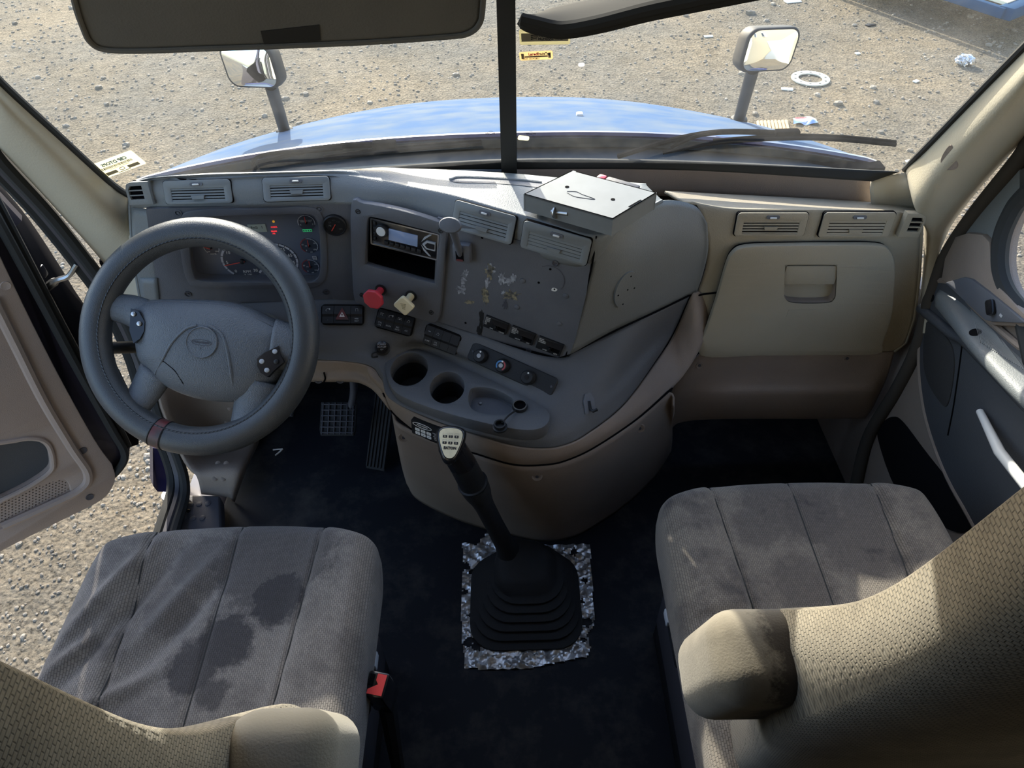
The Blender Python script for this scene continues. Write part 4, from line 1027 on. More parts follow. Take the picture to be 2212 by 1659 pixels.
# ------------------------------------------------------------------ slide switches along the foot of the plate
for (c4, lb, l1, l2, txt) in (([(1050, 678), (1100, 697), (1095, 722), (1046, 702)], 'leftmost black guarded slide switch on the plate, marked lock and unlock', 'LOCK', 'UNLOCK', ('DO NOT', 'ENGAGE', 'DURING', 'SPIN', 'OUT')),
                              ([(1106, 700), (1158, 719), (1152, 745), (1102, 725)], 'middle black guarded slide switch on the plate, marked unlock then lock', 'UNLOCK', 'LOCK', ('MUST BE', 'LOCKED WHEN', 'VEHICLE IS IN', 'MOTION')),
                              ([(1164, 723), (1218, 742), (1212, 769), (1160, 748)], 'rightmost black guarded slide switch on the plate, marked lower and auto', 'LOWER', 'AUTO', ('DO NOT', 'WHEN VEHICLE', 'IS IN MOTION'))):
    M_, w, h = sframe(c4, .001)
    t = thing('slide_switch', lb, 'switch', M=M_, group='guarded slide switches')
    b = B(); b.box((0, 0, .002), (w, h, .006), .0012); b.build('body', 'black_plastic', t)
    b = B(); b.add([(-w*.28, h*.48, .004), (w*.46, h*.48, .004), (w*.46, h*.20, .014), (-w*.10, h*.20, .014), (-w*.28, h*.42, .004), (w*.46, h*.14, .004), (-w*.08, h*.14, .004)], [(0, 4, 3, 2, 1), (3, 6, 5, 2), (4, 6, 3), (1, 2, 5)]); b.build('guard', 'black_gloss', t, smooth=0)
    b = B(); b.box((w*.02, -h*.10, .008), (w*.07, h*.34, .010), .001); b.build('slider', 'black_gloss', t)
    b = B(); b.box((w*.26, -h*.04, .0045), (w*.32, h*.5, .002)); b.build('well', 'void', t)
    for k, s in enumerate(txt): text('caption', s, .0042, (-w*.47, h*.36-k*.0042, .0053), 'white_print', t, align='LEFT', sx=.62)
    text('caption', l1, .0042, (-w*.14, -h*.38, .0053), 'white_print', t, sx=.7); text('caption', l2, .0042, (w*.30, -h*.40, .0053), 'white_print', t, sx=.7)

# ------------------------------------------------------------------ rocker switch banks
def bank(label, c4, n, icons, caps, hazard=False):
    M_, w, h = frame(c4, FAS, .004)
    t = thing('switch_panel', label, 'switch panel', M=M_, group='rocker switch banks below the instruments')
    b = B(); b.prism(rrect(w, h, h*.2), -.006, .001); b.build('bezel', 'black_matt', t)
    iw = w*.94; x0 = -iw/2
    ws_ = [1]*n if not hazard else [.29, .42, .29]
    tot = sum(ws_); xx = x0
    for k in range(len(ws_)):
        cw = iw*ws_[k]/tot; cx = xx+cw/2; xx += cw
        hh = h*.43
        b = B()
        b.add([(cx-cw*.485, hh, .002), (cx+cw*.485, hh, .002), (cx+cw*.485, h*.02, .0075), (cx-cw*.485, h*.02, .0075), (cx+cw*.485, -h*.10, .0045), (cx-cw*.485, -h*.10, .0045), (cx+cw*.485, -hh, .0065), (cx-cw*.485, -hh, .0065), (cx-cw*.485, hh, -.003), (cx+cw*.485, hh, -.003), (cx+cw*.485, -hh, -.003), (cx-cw*.485, -hh, -.003)],
              [(0, 3, 2, 1), (3, 5, 4, 2), (5, 7, 6, 4), (0, 1, 9, 8), (7, 11, 10, 6), (1, 2, 4, 6, 10, 9), (0, 8, 11, 7, 5, 3)])
        o = b.build('rocker', 'black_plastic', t, smooth=25)
        if hazard and k == 1:
            b = B(); s_ = h*.30; b.prism([(cx-s_*1.05, -s_*.85), (cx+s_*1.05, -s_*.85), (cx, s_*1.15)], .004, .0085); z_ = b.build('hazard_triangle', 'red_mark', o)
            b = B(); s2_ = s_*.42; b.prism([(cx-s2_, -s2_*.9), (cx+s2_, -s2_*.9), (cx, s2_*.9)], .0085, .0089); b.build('triangle_mark', 'white_print', z_)
            b = B(); s2_ = s_*.20; b.prism([(cx-s2_, -s2_*.9), (cx+s2_, -s2_*.9), (cx, s2_*.9)], .0089, .0092); b.build('triangle_mark', 'red_mark', z_)
            continue
        ic = icons[k]
        Mi = T3(cx, h*.20, .0057) @ Matrix.Rotation(math.radians(9), 4, 'X')
        b = B()
        if ic == 'loop': b.tube([(.0045*math.cos(a), .0035*math.sin(a), 0) for a in [i*.5 for i in range(9)]], .0005, 5, M=Mi); b.box((.004, .003, 0), (.003, .003, .0006), M=Mi)
        elif ic == 'box': b.tube([(-.004, -.003, 0), (.004, -.003, 0), (.004, .003, 0), (-.004, .003, 0)], .0005, 5, closed=True, M=Mi); b.box((0, 0, 0), (.004, .002, .0005), M=Mi)
        elif ic == 'mirror': b.tube([(-.002, -.004, 0), (.003, -.003, 0), (.003, .004, 0), (-.002, .004, 0)], .0005, 5, closed=True, M=Mi)
        elif ic == 'lamp': b.tube([(-.004, -.002, 0), (.002, -.002, 0), (.003, .002, 0), (0, .004, 0)], .0005, 5, closed=True, M=Mi)
        elif ic == 'dots':
            for (px, py) in ((-.003, .003), (0, .003), (.003, .003), (-.003, 0), (.001, -.001), (-.002, -.004)): b.box((px, py, 0), (.0018, .0014, .0006), M=Mi)
        elif ic == 'bar': b.box((0, 0, 0), (.006, .0012, .0006), M=Mi); b.box((0, -.003, 0), (.004, .0006, .0006), M=Mi)
        if b.v: b.build('icon', 'grey_print', o)
        for j, s in enumerate(caps[k]): text('caption', s, .0050, (cx, -h*.26-.0052*(j-(len(caps[k])-1)/2), .0066), 'grey_print', o, sx=.8)
    return t
bank('black switch bank with the red hazard triangle, nearest the wheel', [(694, 658), (786, 658), (788, 703), (695, 702)], 3, ['loop', '', 'mirror'], [['-'], [], ['MIRR', 'HEAT']], hazard=True)
bank('black four-rocker switch bank below the two brake knobs', [(818, 663), (899, 685), (890, 729), (810, 706)], 4, ['dots', 'loop', 'box', 'lamp'], [['CTRL', 'LITE'], ['REGEN'], ['ENG', 'SHDN'], ['ATC']])
bank('black four-rocker switch bank marked dome, beside the cup holder', [(922, 696), (998, 724), (990, 769), (914, 740)], 4, ['bar', 'lamp', '', ''], [['DOME'], ['UTIL', 'LAMP'], [], []])
# ------------------------------------------------------------------ heater controls
Mh, w, h = frame([(1022, 736), (1206, 818), (1194, 860), (1012, 777)], FAS, .004)
hc = thing('heater_control', 'long black heater control panel with three rotary knobs', 'control panel', M=Mh)
b = B(); b.prism(rrect(w, h, h*.22), -.006, .003); o = b.build('panel', 'black_plastic', hc); md = o.modifiers.new('bevel', 'BEVEL'); md.width = .002; md.segments = 2
for k, fx in enumerate((-.36, -.10, .20)):
    r = h*.36
    b = B(); b.lathe([(r*1.05, .003), (r, .010), (r*.85, .016), (r*.80, .017)], 28, T3(fx*w, -h*.06, 0)); kk = b.build('knob', 'black_plastic', hc)
    b = B(); b.lathe([(r*.32, .017), (r*.30, .0185)], 18, T3(fx*w, -h*.06, 0)); b.build('knob_cap', 'grey_print' if k < 2 else 'black_gloss', kk)
    b = B(); b.lathe([(.002, .017), (.002, .0178)], 10, T3(fx*w, -h*.06+r*.6, 0)); b.build('pointer', 'white_print', kk)
    if k == 1:
        for (a0, a1, mm_) in ((100, 230, 'cyan_print'), (-50, 80, 'ring_red')):
            b = B()
            for i in range(12):
                a, c = math.radians(a0+(a1-a0)*i/12), math.radians(a0+(a1-a0)*(i+1)/12)
                b.add([(fx*w+rr*math.cos(q), -h*.06+rr*math.sin(q), .0176) for (rr, q) in ((r*.52, a), (r*.72, a), (r*.72, c), (r*.52, c))], [(0, 1, 2, 3)])
            b.build('temperature_arc', mm_, kk, smooth=0)
for fx in (-.46, .46):
    b = B(); b.lathe([(.0028, .003), (.0025, .0042)], 12, T3(fx*w, h*.0, 0)); b.build('screw', 'step_grey', hc)
# ------------------------------------------------------------------ power outlets
q = FAS.hit(826, 752); po = thing('power_outlet', 'capped black power outlet left of the cup holder', 'power outlet', M=frame_dir(q, V((.1, -.55, .8))))
b = B(); b.lathe([(.0175, -.004), (.0175, .003), (.0145, .005)], 26); b.build('collar', 'black_plastic', po)
b = B(); b.lathe([(.0145, .004), (.0145, .012), (.0125, .016), (.006, .0175)], 26); c_ = b.build('cap', 'black_gloss', po)
text('lettering', 'POWER', .0055, (0, .004, .0178), 'grey_print', c_); text('lettering', 'OUTLET', .0055, (0, -.002, .0178), 'grey_print', c_); text('lettering', '12V', .005, (0, -.0075, .0178), 'grey_print', c_)
b = B(); b.tube(cr([(-.012, -.010, .006), (-.022, -.014, .004), (-.022, -.022, .003), (-.010, -.020, .003)], 5), .0018, 6); b.build('strap', 'black_plastic', po)
q = Z(1123, 880, TZ); po2 = thing('open_power_outlet', 'open power socket with chrome ring and hanging cap on tray end', 'power outlet', M=T3(q.x, q.y, TZ))
b = B(); b.lathe([(.0165, -.002), (.0165, .004), (.0145, .008)], 26, cap=False); b.build('collar', 'black_plastic', po2)
b = B(); b.lathe([(.0150, .006), (.0152, .0085), (.0128, .0085), (.0125, .006)], 26, cap=False); b.build('ring', 'chrome', po2)
b = B(); b.lathe([(.0128, .0085), (.0126, .002), (.0, .002)], 26, cap=False); b.build('socket', 'void', po2)
q2 = Z(1080, 924, .597); d = V((q2.x-q.x, q2.y-q.y, q2.z-TZ))
b = B(); b.tube(cr([d*.25+V((0, 0, .004)), d*.6+V((0, 0, .010)), d*.9+V((0, 0, .008))], 5), .0022, 6); b.build('strap', 'black_plastic', po2)
b = B(); b.lathe([(.0155, 0), (.0155, .004), (.0125, .005), (.0125, .013), (.0095, .013), (.0095, .004)], 24, T3(*d)); b.build('cap', 'black_plastic', po2)
# ------------------------------------------------------------------ shift diagram placard
Mp, w, h = frame([(893, 896), (985, 935), (988, 962), (897, 930)], BAND, .011)
pl = thing('shift_placard', 'black shift pattern placard on the tan console band behind the shifter', 'placard', M=Mp)
b = B(); b.prism(rrect(w, h, .003), -.012, .001); b.build('plate', 'black_plastic', pl)
b = B(); b.tube([(w*.22*math.cos(a)-w*.24, h*.14*math.sin(a)+h*.30, .0012) for a in [2*math.pi*i/24 for i in range(24)]], .0007, 5, closed=True); b.build('badge_oval', 'white_print', pl)
text('lettering', 'FREIGHTLINER', .0050, (-w*.24, h*.30, .0013), 'white_print', pl, sx=.85, bold=.0001)
text('lettering', '* * * * *', .0045, (-w*.24, h*.10, .0013), 'white_print', pl)
for r_ in range(2):
    for k in range(3):
        b = B(); b.prism(rrect(w*.11, h*.20, .002, cx=-w*.36+k*w*.135, cy=-h*.06-r_*h*.26), .001, .0014); p_ = b.build('shift_cell', 'white_print', pl)
        text('lettering', str(1+k*2+r_), .0042, (-w*.36+k*w*.135, -h*.08-r_*h*.26, .0016), 'black_print', p_)
for k in range(5): text('lettering', ('PRESS CLUTCH', 'TO START', 'SEE MANUAL', 'FOR SHIFT', 'PATTERN')[k], .0032, (w*.10, h*(.10-.11*k), .0013), 'white_print', pl)
# ------------------------------------------------------------------ steering column and wheel
WC = V((-.608, 1.039, .795)); WN = V((0, -math.sqrt(.5), math.sqrt(.5)))
WM = frame_dir(WC, WN); WMi = WM.inverted()
WP = Plane(WC, WC+V((1, 0, 0)), WC+V((0, 1, 1)))
def w2(u, v, z=0.0):
    pl = Plane(WC+WN*z, WC+WN*z+V((1, 0, 0)), WC+WN*z+V((0, 1, 1))); q = WMi @ pl.hit(u, v); return (q.x, q.y)
colm = thing('steering_column', 'grey steering column shroud running from the dash to the wheel', 'steering column', M=WM)
b = B(); b.box((.01, .005, -.20), (.15, .125, .26), .035, seg=4); b.build('shroud', 'dash_grey', colm)
b = B(); b.box((.0, -.05, -.22), (.13, .06, .26), .03, seg=3); b.build('lower_shroud', 'tan_shaded', colm)
b = B(); b.tube([(-.05, -.01, -.09), (-.12, -.012, -.07), (-.215, -.014, -.055)], [.011, .0125, .0125], 14); s_ = b.build('turn_signal_stalk', 'black_plastic', colm)
b = B(); b.lathe([(.0135, 0), (.0135, .012)], 16, T3(-.215, -.014, -.055) @ Matrix.Rotation(math.radians(-90), 4, 'Y')); b.build('stalk_tip', 'black_gloss', s_)
b = B(); b.tube([(.005, -.095, -.07), (.008, -.118, -.062)], .0025, 6); b.tube([(.012, -.095, -.07), (.018, -.116, -.064)], .0018, 6); b.build('ignition_key', 'steel', colm)

wh = thing('steering_wheel', 'large four-spoke steering wheel with black leather rim cover', 'steering wheel', M=WM)
Rw, rw_ = .205, .0285
b = B(); b.tube([(Rw*math.cos(2*math.pi*i/96), Rw*math.sin(2*math.pi*i/96), 0) for i in range(96)], rw_, 22, closed=True); rim_o = b.build('rim', 'leather', wh, smooth=180)
b = B()
for i in range(150):
    a = 2*math.pi*i/150; b.box((0, 0, 0), (.0016, .0055, .0012), M=rotz(a) @ T3(Rw-.0165, 0, .0237) @ Matrix.Rotation(.35, 4, 'Z'))
b.build('stitching', 'leather', rim_o, smooth=0)
b = B(); b.tube([((Rw-.0165)*math.cos(2*math.pi*i/96), (Rw-.0165)*math.sin(2*math.pi*i/96), .0227) for i in range(96)], .0016, 6, closed=True); b.build('seam', 'black_plastic', rim_o)
a0 = math.atan2(*reversed(w2(350, 935)))
b = B(); b.tube([(Rw*math.cos(a0+(k-3)*.016), Rw*math.sin(a0+(k-3)*.016), 0) for k in range(7)], rw_+.0007, 22); b.build('red_wear_band', 'red_mark', rim_o)
for s_ in (-1, 1):
    b = B(); a_ = a0+s_*.056; Rm = rotz(a_) @ T3(Rw, 0, 0) @ Matrix.Rotation(math.pi/2, 4, 'X'); b.tube([Rm @ V(((rw_+.0006)*math.cos(q*.2618), (rw_+.0006)*math.sin(q*.2618), 0)) for q in range(24)], .0012, 5, closed=True); b.build('cover_seam', 'black_plastic', rim_o)
# hub pad: padded shape lofted inwards from its outline
hub_px = [(291, 662), (312, 648), (360, 645), (430, 646), (480, 649), (535, 662), (590, 690), (628, 714), (638, 735), (632, 775), (612, 800), (590, 830), (548, 860), (505, 869), (440, 865), (385, 850), (345, 828), (318, 802), (294, 772), (287, 715)]
ho = cr2([w2(u, v, .0) for (u, v) in hub_px], 5, True)
hc_ = w2(436, 745)
b = B(); prof = [(1.0, -.035), (1.0, -.010), (.985, -.002), (.95, .005), (.88, .013), (.78, .020), (.65, .026), (.48, .030), (.30, .0328), (.12, .0335)]
n_ = len(ho)
vs_ = [(hc_[0]+(q[0]-hc_[0])*s, hc_[1]+(q[1]-hc_[1])*s, z) for (s, z) in prof for q in ho] + [(hc_[0], hc_[1], .0335)]
fs_ = [(j*n_+i, j*n_+(i+1) % n_, (j+1)*n_+(i+1) % n_, (j+1)*n_+i) for j in range(len(prof)-1) for i in range(n_)]
k_ = (len(prof)-1)*n_; fs_ += [(k_+i, k_+(i+1) % n_, len(vs_)-1) for i in range(n_)] + [tuple(range(n_-1, -1, -1))]
b.add(vs_, fs_); hub = b.build('hub_pad', 'hub_grey', wh, smooth=70)
HB = Bvh([([WM @ V(q) for q in vs_], fs_)])
# spokes
def spoke(pts, rad, flat=.55):
    b = B(); P3 = [V((*w2(u, v), z)) for (u, v, z) in pts]
    path = cr(P3, 5); rr = [rad[0]+(rad[1]-rad[0])*abs(2*k/(len(path)-1)-1)**1.5 for k in range(len(path))] if False else [rad[0]+(rad[1]-rad[0])*k/(len(path)-1) for k in range(len(path))]
    b.tube(path, rr, 14)
    b.v = [V((q.x, q.y, (q.z-.0)*flat-.004)) for q in b.v]
    b.build('spoke', 'hub_grey', wh, smooth=180)
spoke([(325, 690, .0), (280, 670, -.004), (232, 662, 0)], (.036, .026))
spoke([(590, 745, .002), (630, 750, .0), (668, 755, 0)], (.052, .040))
spoke([(335, 800, -.01), (305, 850, -.012), (275, 900, 0)], (.036, .026))
spoke([(560, 820, -.01), (545, 875, -.012), (530, 935, 0)], (.048, .034))
# emblem boss
q = HB.hit(436, 740); eM = frame_dir(WMi @ q, V((0, 0, 1)))
eM = T3(*(WMi @ q))
b = B(); b.lathe([(.0305, -.004), (.0305, .0015), (.029, .003), (.0275, .0016)], 40, eM); em = b.build('emblem', 'hub_grey', hub)
Er = eM @ rotz(math.radians(-9))
b = B(); b.tube([(.0205*math.cos(a)*abs(math.cos(a))**-.3*.92 if abs(math.cos(a)) > .01 else 0, .0052*math.sin(a), .0018) for a in [2*math.pi*(i+.5)/36 for i in range(36)]], .0006, 5, closed=True, M=Er); b.build('badge_outline', 'step_grey', em)
text('lettering', 'FREIGHTLINER', .0058, (0, 0, .0018), 'step_grey', em, M=Er, sx=.82, bold=.0001)
text('lettering', 'Y', .007, (0, -.012, .0018), 'step_grey', em, M=Er)
# moulded ridges on the pad
for pts in (((425, 703), (400, 712), (372, 740), (352, 775), (335, 808)), ((452, 703), (478, 722), (490, 755), (500, 815), (510, 866))):
    b = B(); b.tube(cr([WMi @ HB.hit(u, v, .0) for (u, v) in pts], 6), .0026, 8); b.build('moulded_ridge', 'hub_grey', hub)
b = B(); b.tube(cr([WMi @ HB.hit(u, v, .0005) for (u, v) in ((347, 777), (360, 786), (378, 802), (390, 820), (396, 830))], 5), .0007, 5); b.build('crack', 'void', hub)
b = B(); b.tube(cr([WMi @ HB.hit(u, v, .0005) for (u, v) in ((298, 668), (330, 652), (430, 653), (500, 662), (560, 690), (603, 715), (608, 745), (612, 772))], 5), .0009, 5); b.build('pad_seam', 'panel_grey', hub)
# switch pods
def pod(px, but, cx):
    pts = [WMi @ HB.hit(u, v, .001) for (u, v) in px]; zc = max(q.z for q in pts)+.001
    b = B(); b.prism([(q.x, q.y) for q in pts], zc-.012, zc); o = b.build('switch_pod', 'black_gloss', hub)
    for (u, v, mm_) in but:
        q = WMi @ HB.hit(u, v, 0); b = B(); b.lathe([(.0048, -.002), (.0045, .003), (.003, .004)], 14, T3(q.x, q.y, zc)); b.build('button', mm_, o)
pod(list(reversed([(556, 775), (572, 762), (606, 748), (612, 770), (622, 783), (600, 800), (585, 815), (566, 805), (557, 790)])), ((598, 760, 'grey_print'), (568, 781, 'grey_print'), (603, 782, 'black_plastic'), (582, 800, 'grey_print')), 0)
pod(list(reversed([(292, 668), (304, 674), (313, 695), (312, 715), (305, 732), (296, 742), (289, 715)])), ((297, 680, 'steel'), (305, 700, 'steel')), 0)
b = B(); b.tube(cr([WMi @ HB.hit(u, v, .006) for (u, v) in ((290, 676), (296, 688), (303, 692), (304, 706), (303, 722))], 5), .0008, 5); b.build('loose_wire', 'grey_print', hub)

# ------------------------------------------------------------------ pedals
def pedal(name, label, c4s, y0, rows, cols, arm):
    a, c, d, e = [P(u, v, z=z) for (u, v, z) in c4s]
    X = ((c-a)+(d-e))/2; Yv = ((a-e)+(c-d))/2; w, h = X.length, Yv.length
    X.normalize(); Zn = X.cross(Yv).normalized(); Yn = Zn.cross(X); o = (a+c+d+e)/4
    M_ = Matrix(((X.x, Yn.x, Zn.x, o.x), (X.y, Yn.y, Zn.y, o.y), (X.z, Yn.z, Zn.z, o.z), (0, 0, 0, 1)))
    t = thing(name, label, 'pedal', M=M_)
    b = B(); b.prism([(-w*.46, -h/2), (w*.46, -h/2), (w/2, -h*.3), (w/2, h/2), (-w/2, h/2), (-w/2, -h*.3)], -.012, 0); p_ = b.build('pad', 'rubber', t, smooth=0); 
    md = p_.modifiers.new('bevel', 'BEVEL'); md.width = .003; md.segments = 2
    for k in range(cols):
        b = B(); b.box((-w/2+w*(k+.5)/cols, 0, .002), (w*.035 if rows else w/cols*.45, h*.94, .006), .001, seg=1); b.build('tread_bar', 'step_grey' if rows else 'rubber', p_)
    for k in range(rows):
        b = B(); b.box((0, -h/2+h*(k+.5)/rows, .002), (w*.92, h*.035, .006), .001, seg=1); b.build('tread_bar', 'step_grey', p_)
    if arm:
        Mi = M_.inverted(); b = B(); b.tube(cr([(w*.30, h*.3, -.014)] + [Mi @ P(u, v, z=z) for (u, v, z) in arm], 5), .011, 10); b.build('arm', 'steel' if False else 'step_grey', t)
    return t
pedal('brake_pedal', 'black brake pedal with a square tread grid', [(684, 868, .21), (774, 868, .21), (764, 941, .155), (698, 941, .155)], 0, 6, 6, [(764, 845, .25), (760, 800, .33), (750, 760, .40)])
pedal('accelerator_pedal', 'long ribbed black accelerator treadle beside the console', [(806, 838, .20), (845, 845, .20), (842, 1020, .02), (793, 1012, .02)], 0, 0, 6, None)
pedal('clutch_pedal', 'black clutch pedal half hidden behind the steering wheel', [(575, 840, .21), (640, 840, .21), (632, 900, .155), (585, 900, .155)], 0, 5, 5, [(625, 815, .25), (630, 780, .33)])

# ------------------------------------------------------------------ gear lever
g0 = P(1135, 1300, z=0); gs = thing('gear_shift', 'long black gear lever with cream shift-pattern knob and rubber boot', 'gear lever', (g0.x, g0.y, 0))
b = B()
def ring(sx, sy, r, cx, cy, z): return [(q[0]+cx, q[1]+cy, z) for q in rrect(sx, sy, r, 6)]
lay = []
zc = .004
for k in range(6):
    s = .285-.020*k; cx = .004*k*.3; cy = .008*k
    lay += [ring(s, s*.93, .07, cx, cy, zc), ring(s*1.0, s*.93, .07, cx, cy, zc+.009), ring(s-.018, (s-.018)*.93, .065, cx, cy+.003, zc+.012)]; zc += .013
lay += [ring(.155, .145, .05, .000, .045, zc+.004), ring(.130, .125, .045, -.004, .052, zc+.030), ring(.118, .112, .045, -.008, .056, zc+.034), ring(.075, .075, .03, -.03, .075, zc+.046), ring(.0, .0, .0, -.03, .075, zc+.046) if False else ring(.05, .05, .02, -.032, .078, zc+.06)]
n_ = len(lay[0]); b.add([q for r in lay for q in r], [(j*n_+i, j*n_+(i+1) % n_, (j+1)*n_+(i+1) % n_, (j+1)*n_+i) for j in range(len(lay)-1) for i in range(n_)]+[tuple(range((len(lay)-1)*n_, len(lay)*n_))])
b.build('boot', 'rubber', gs, smooth=50)
def gl(u, v, z): return P(u, v, z=z) - V((g0.x, g0.y, 0))
A_ = gl(1098, 1190, .13); B1 = gl(1048, 1095, .345); C1 = gl(1022, 1045, .455); D1 = gl(998, 1000, .535); E1 = gl(984, 968, .58)
b = B(); b.tube(cr([A_, A_.lerp(B1, .5), B1, C1], 5), [.031, .027, .025, .0245, .024, .0235, .023, .023, .023, .023, .023, .024, .026, .030, .032, .033], 18); b.build('sleeve', 'rubber', gs, smooth=60)
b = B(); b.tube([C1.lerp(D1, -.06), C1.lerp(D1, .0), C1.lerp(D1, .06), C1.lerp(D1, .08), C1.lerp(D1, .5), D1], [.031, .034, .034, .030, .0295, .029], 20); b.build('grip', 'black_plastic', gs)
ax_ = (E1-D1).normalized()
KT = gl(974, 962, .590)
o_ = V((g0.x, g0.y, 0)); kn_n = ((CAM-(KT+o_)).normalized()*.75 + V((0, -.05, .45))).normalized()
fM = frame_dir(KT, kn_n) @ rotz(math.radians(-4))
zt = .030
tri = cr2([(-.0235, .016), (-.017, .026), (0, .029), (.017, .026), (.0235, .016), (.019, -.006), (.008, -.030), (-.008, -.030), (-.019, -.006)], 5, True)
n_ = len(tri)
b = B(); rings_ = [(.62, -.040), (1.02, -.022), (1.26, .0), (1.30, zt-.016), (1.22, zt-.006), (1.08, zt-.001), (1.0, zt-.001)]
b.add([(q[0]*s, q[1]*s, z) for (s, z) in rings_ for q in tri], [(j*n_+i, j*n_+(i+1) % n_, (j+1)*n_+(i+1) % n_, (j+1)*n_+i) for j in range(len(rings_)-1) for i in range(n_)]+[tuple(range((len(rings_)-1)*n_, len(rings_)*n_)), tuple(range(n_-1, -1, -1))], fM); kn = b.build('knob', 'black_gloss', gs, smooth=70)
b = B(); b.tube([D1.lerp(C1, .1), D1, D1.lerp(KT, .5), KT], [.029, .029, .0285, .028], 20); b.build('neck', 'black_gloss', gs)
b = B(); b.prism(tri, zt-.002, zt+.0006, fM); pt = b.build('shift_plate', 'shift_plate', kn, smooth=0)
def tx(s, size, x, y, mm_='black_print', z=.0012, **k): text('lettering', s, size, (x, y, zt+z), mm_, pt, M=fM, **k)
for r_ in range(2):
    for k in range(3):
        cx, cy = -.0115+.0115*k, .013-.013*r_
        b = B(); b.prism(rrect(.0085, .0055, .0015, cx=cx, cy=cy-.002), zt+.0006, zt+.0010, fM); b.build('gear_cell', 'black_print', pt, smooth=0)
        tx((('R', '2', '4'), ('1', '3', '5'))[r_][k], .0055, cx, cy-.002, 'shift_plate', .0013)
        b = B(); b.tube([(cx-.004, cy+.001, zt+.0008), (cx-.004, cy+.005, zt+.0008), (cx+.004, cy+.005, zt+.0008), (cx+.004, cy+.001, zt+.0008)], .0002, 4, M=fM); b.build('cell_outline', 'grey_print', pt)
tx('EATON', .0075, 0, -.0125, bold=.0004)

# torn foil sheet under the boot
fo_px = [(998, 1172), (1030, 1178), (1052, 1150), (1075, 1175), (1150, 1180), (1230, 1176), (1274, 1174), (1280, 1270), (1284, 1350), (1268, 1372), (1276, 1400), (1268, 1418), (1150, 1442), (1060, 1446), (1002, 1443), (1002, 1405), (998, 1390), (996, 1290), (1002, 1220)]
fo = [(P(u, v, z=.004).x, P(u, v, z=.004).y) for (u, v) in fo_px]
xs = [q[0] for q in fo]; ys = [q[1] for q in fo]; x0, x1, y0, y1 = min(xs), max(xs), min(ys), max(ys)
NN = 84; rf_ = random.Random(5); b = B(); idx = {}
hz = {}
def crumple(x, y): return .004+.0022*math.sin(x*190+3*math.sin(y*150))+.0020*math.sin(y*230+2.2*math.sin(x*120))+.0012*rf_.random()
vs_ = []
for i in range(NN+1):
    for j in range(NN+1):
        x = x0+(x1-x0)*i/NN; y = y0+(y1-y0)*j/NN; vs_.append((x-g0.x, y-g0.y, max(.001, crumple(x, y))))
tears = [(P(u, v, z=0).x, P(u, v, z=0).y, r) for (u, v, r) in ((1008, 1225, .010), (1024, 1238, .012), (1004, 1280, .008), (1262, 1255, .008), (1030, 1395, .014), (1012, 1388, .012), (1268, 1345, .013), (1245, 1360, .012), (1255, 1300, .007), (1240, 1195, .012), (1020, 1330, .008), (1262, 1385, .008))]
fs_ = []
for i in range(NN):
    for j in range(NN):
        x = x0+(x1-x0)*(i+.5)/NN; y = y0+(y1-y0)*(j+.5)/NN
        if not inside(fo, x, y): continue
        if any((x-tx_)**2+(y-ty_)**2 < (tr_*(.7+.6*rf_.random()))**2 for (tx_, ty_, tr_) in tears): continue
        fs_.append((i*(NN+1)+j, (i+1)*(NN+1)+j, (i+1)*(NN+1)+j+1, i*(NN+1)+j+1))
b.add([V(q)+V((g0.x, g0.y, 0)) for q in vs_], fs_)
bmx = None
o = b.build('foil_sheet', 'foil', None, smooth=30)
m2 = bmesh.new(); m2.from_mesh(o.data); bmesh.ops.delete(m2, geom=[v_ for v_ in m2.verts if not v_.link_faces], context='VERTS'); m2.to_mesh(o.data); m2.free()
tag(o, 'torn crumpled silver foil sheet on the floor under the gear lever boot', 'foil')

# ------------------------------------------------------------------ seats
fabric('seat_driver', (.200, .182, .165), (.022, .021, .026), [(.03, -.245, .055, .85), (.105, -.17, .055, .9), (-.01, -.29, .05, .8), (.08, -.085, .13, .62), (-.04, -.10, .07, .45), (-.08, -.19, .05, .4), (.03, -.33, .03, .7)], noise_stain=.6)
fabric('seat_passenger', (.185, .160, .132), (.036, .031, .034), [(.02, -.10, .07, .6), (.08, -.16, .08, .5), (.12, -.08, .06, .5), (-.04, -.24, .06, .5), (-.09, -.12, .05, .45), (.0, -.05, .12, .5)], noise_stain=.9)
fabric('seat_side', (.215, .188, .142), (.085, .070, .052), [], bricks=(.0075, .0042), noise_stain=.6)
fabric('arm_pad', (.42, .37, .285), (.055, .042, .030), [(.045, .02, .055, .92), (.050, -.02, .060, .96)], bricks=None, noise_stain=.35)
fabric('arm_pad_light', (.46, .42, .34), (.30, .27, .22), [], bricks=None, noise_stain=.35)
def wrapf(s, half, re):
    a = abs(s); k = half-re
    if a <= k: return s, 0.0
    th = (a-k)/re; sg = 1 if s > 0 else -1
    if th <= math.pi/2: return sg*(k+re*math.sin(th)), re*(1-math.cos(th))
    return sg*half, re+(a-k-re*math.pi/2)
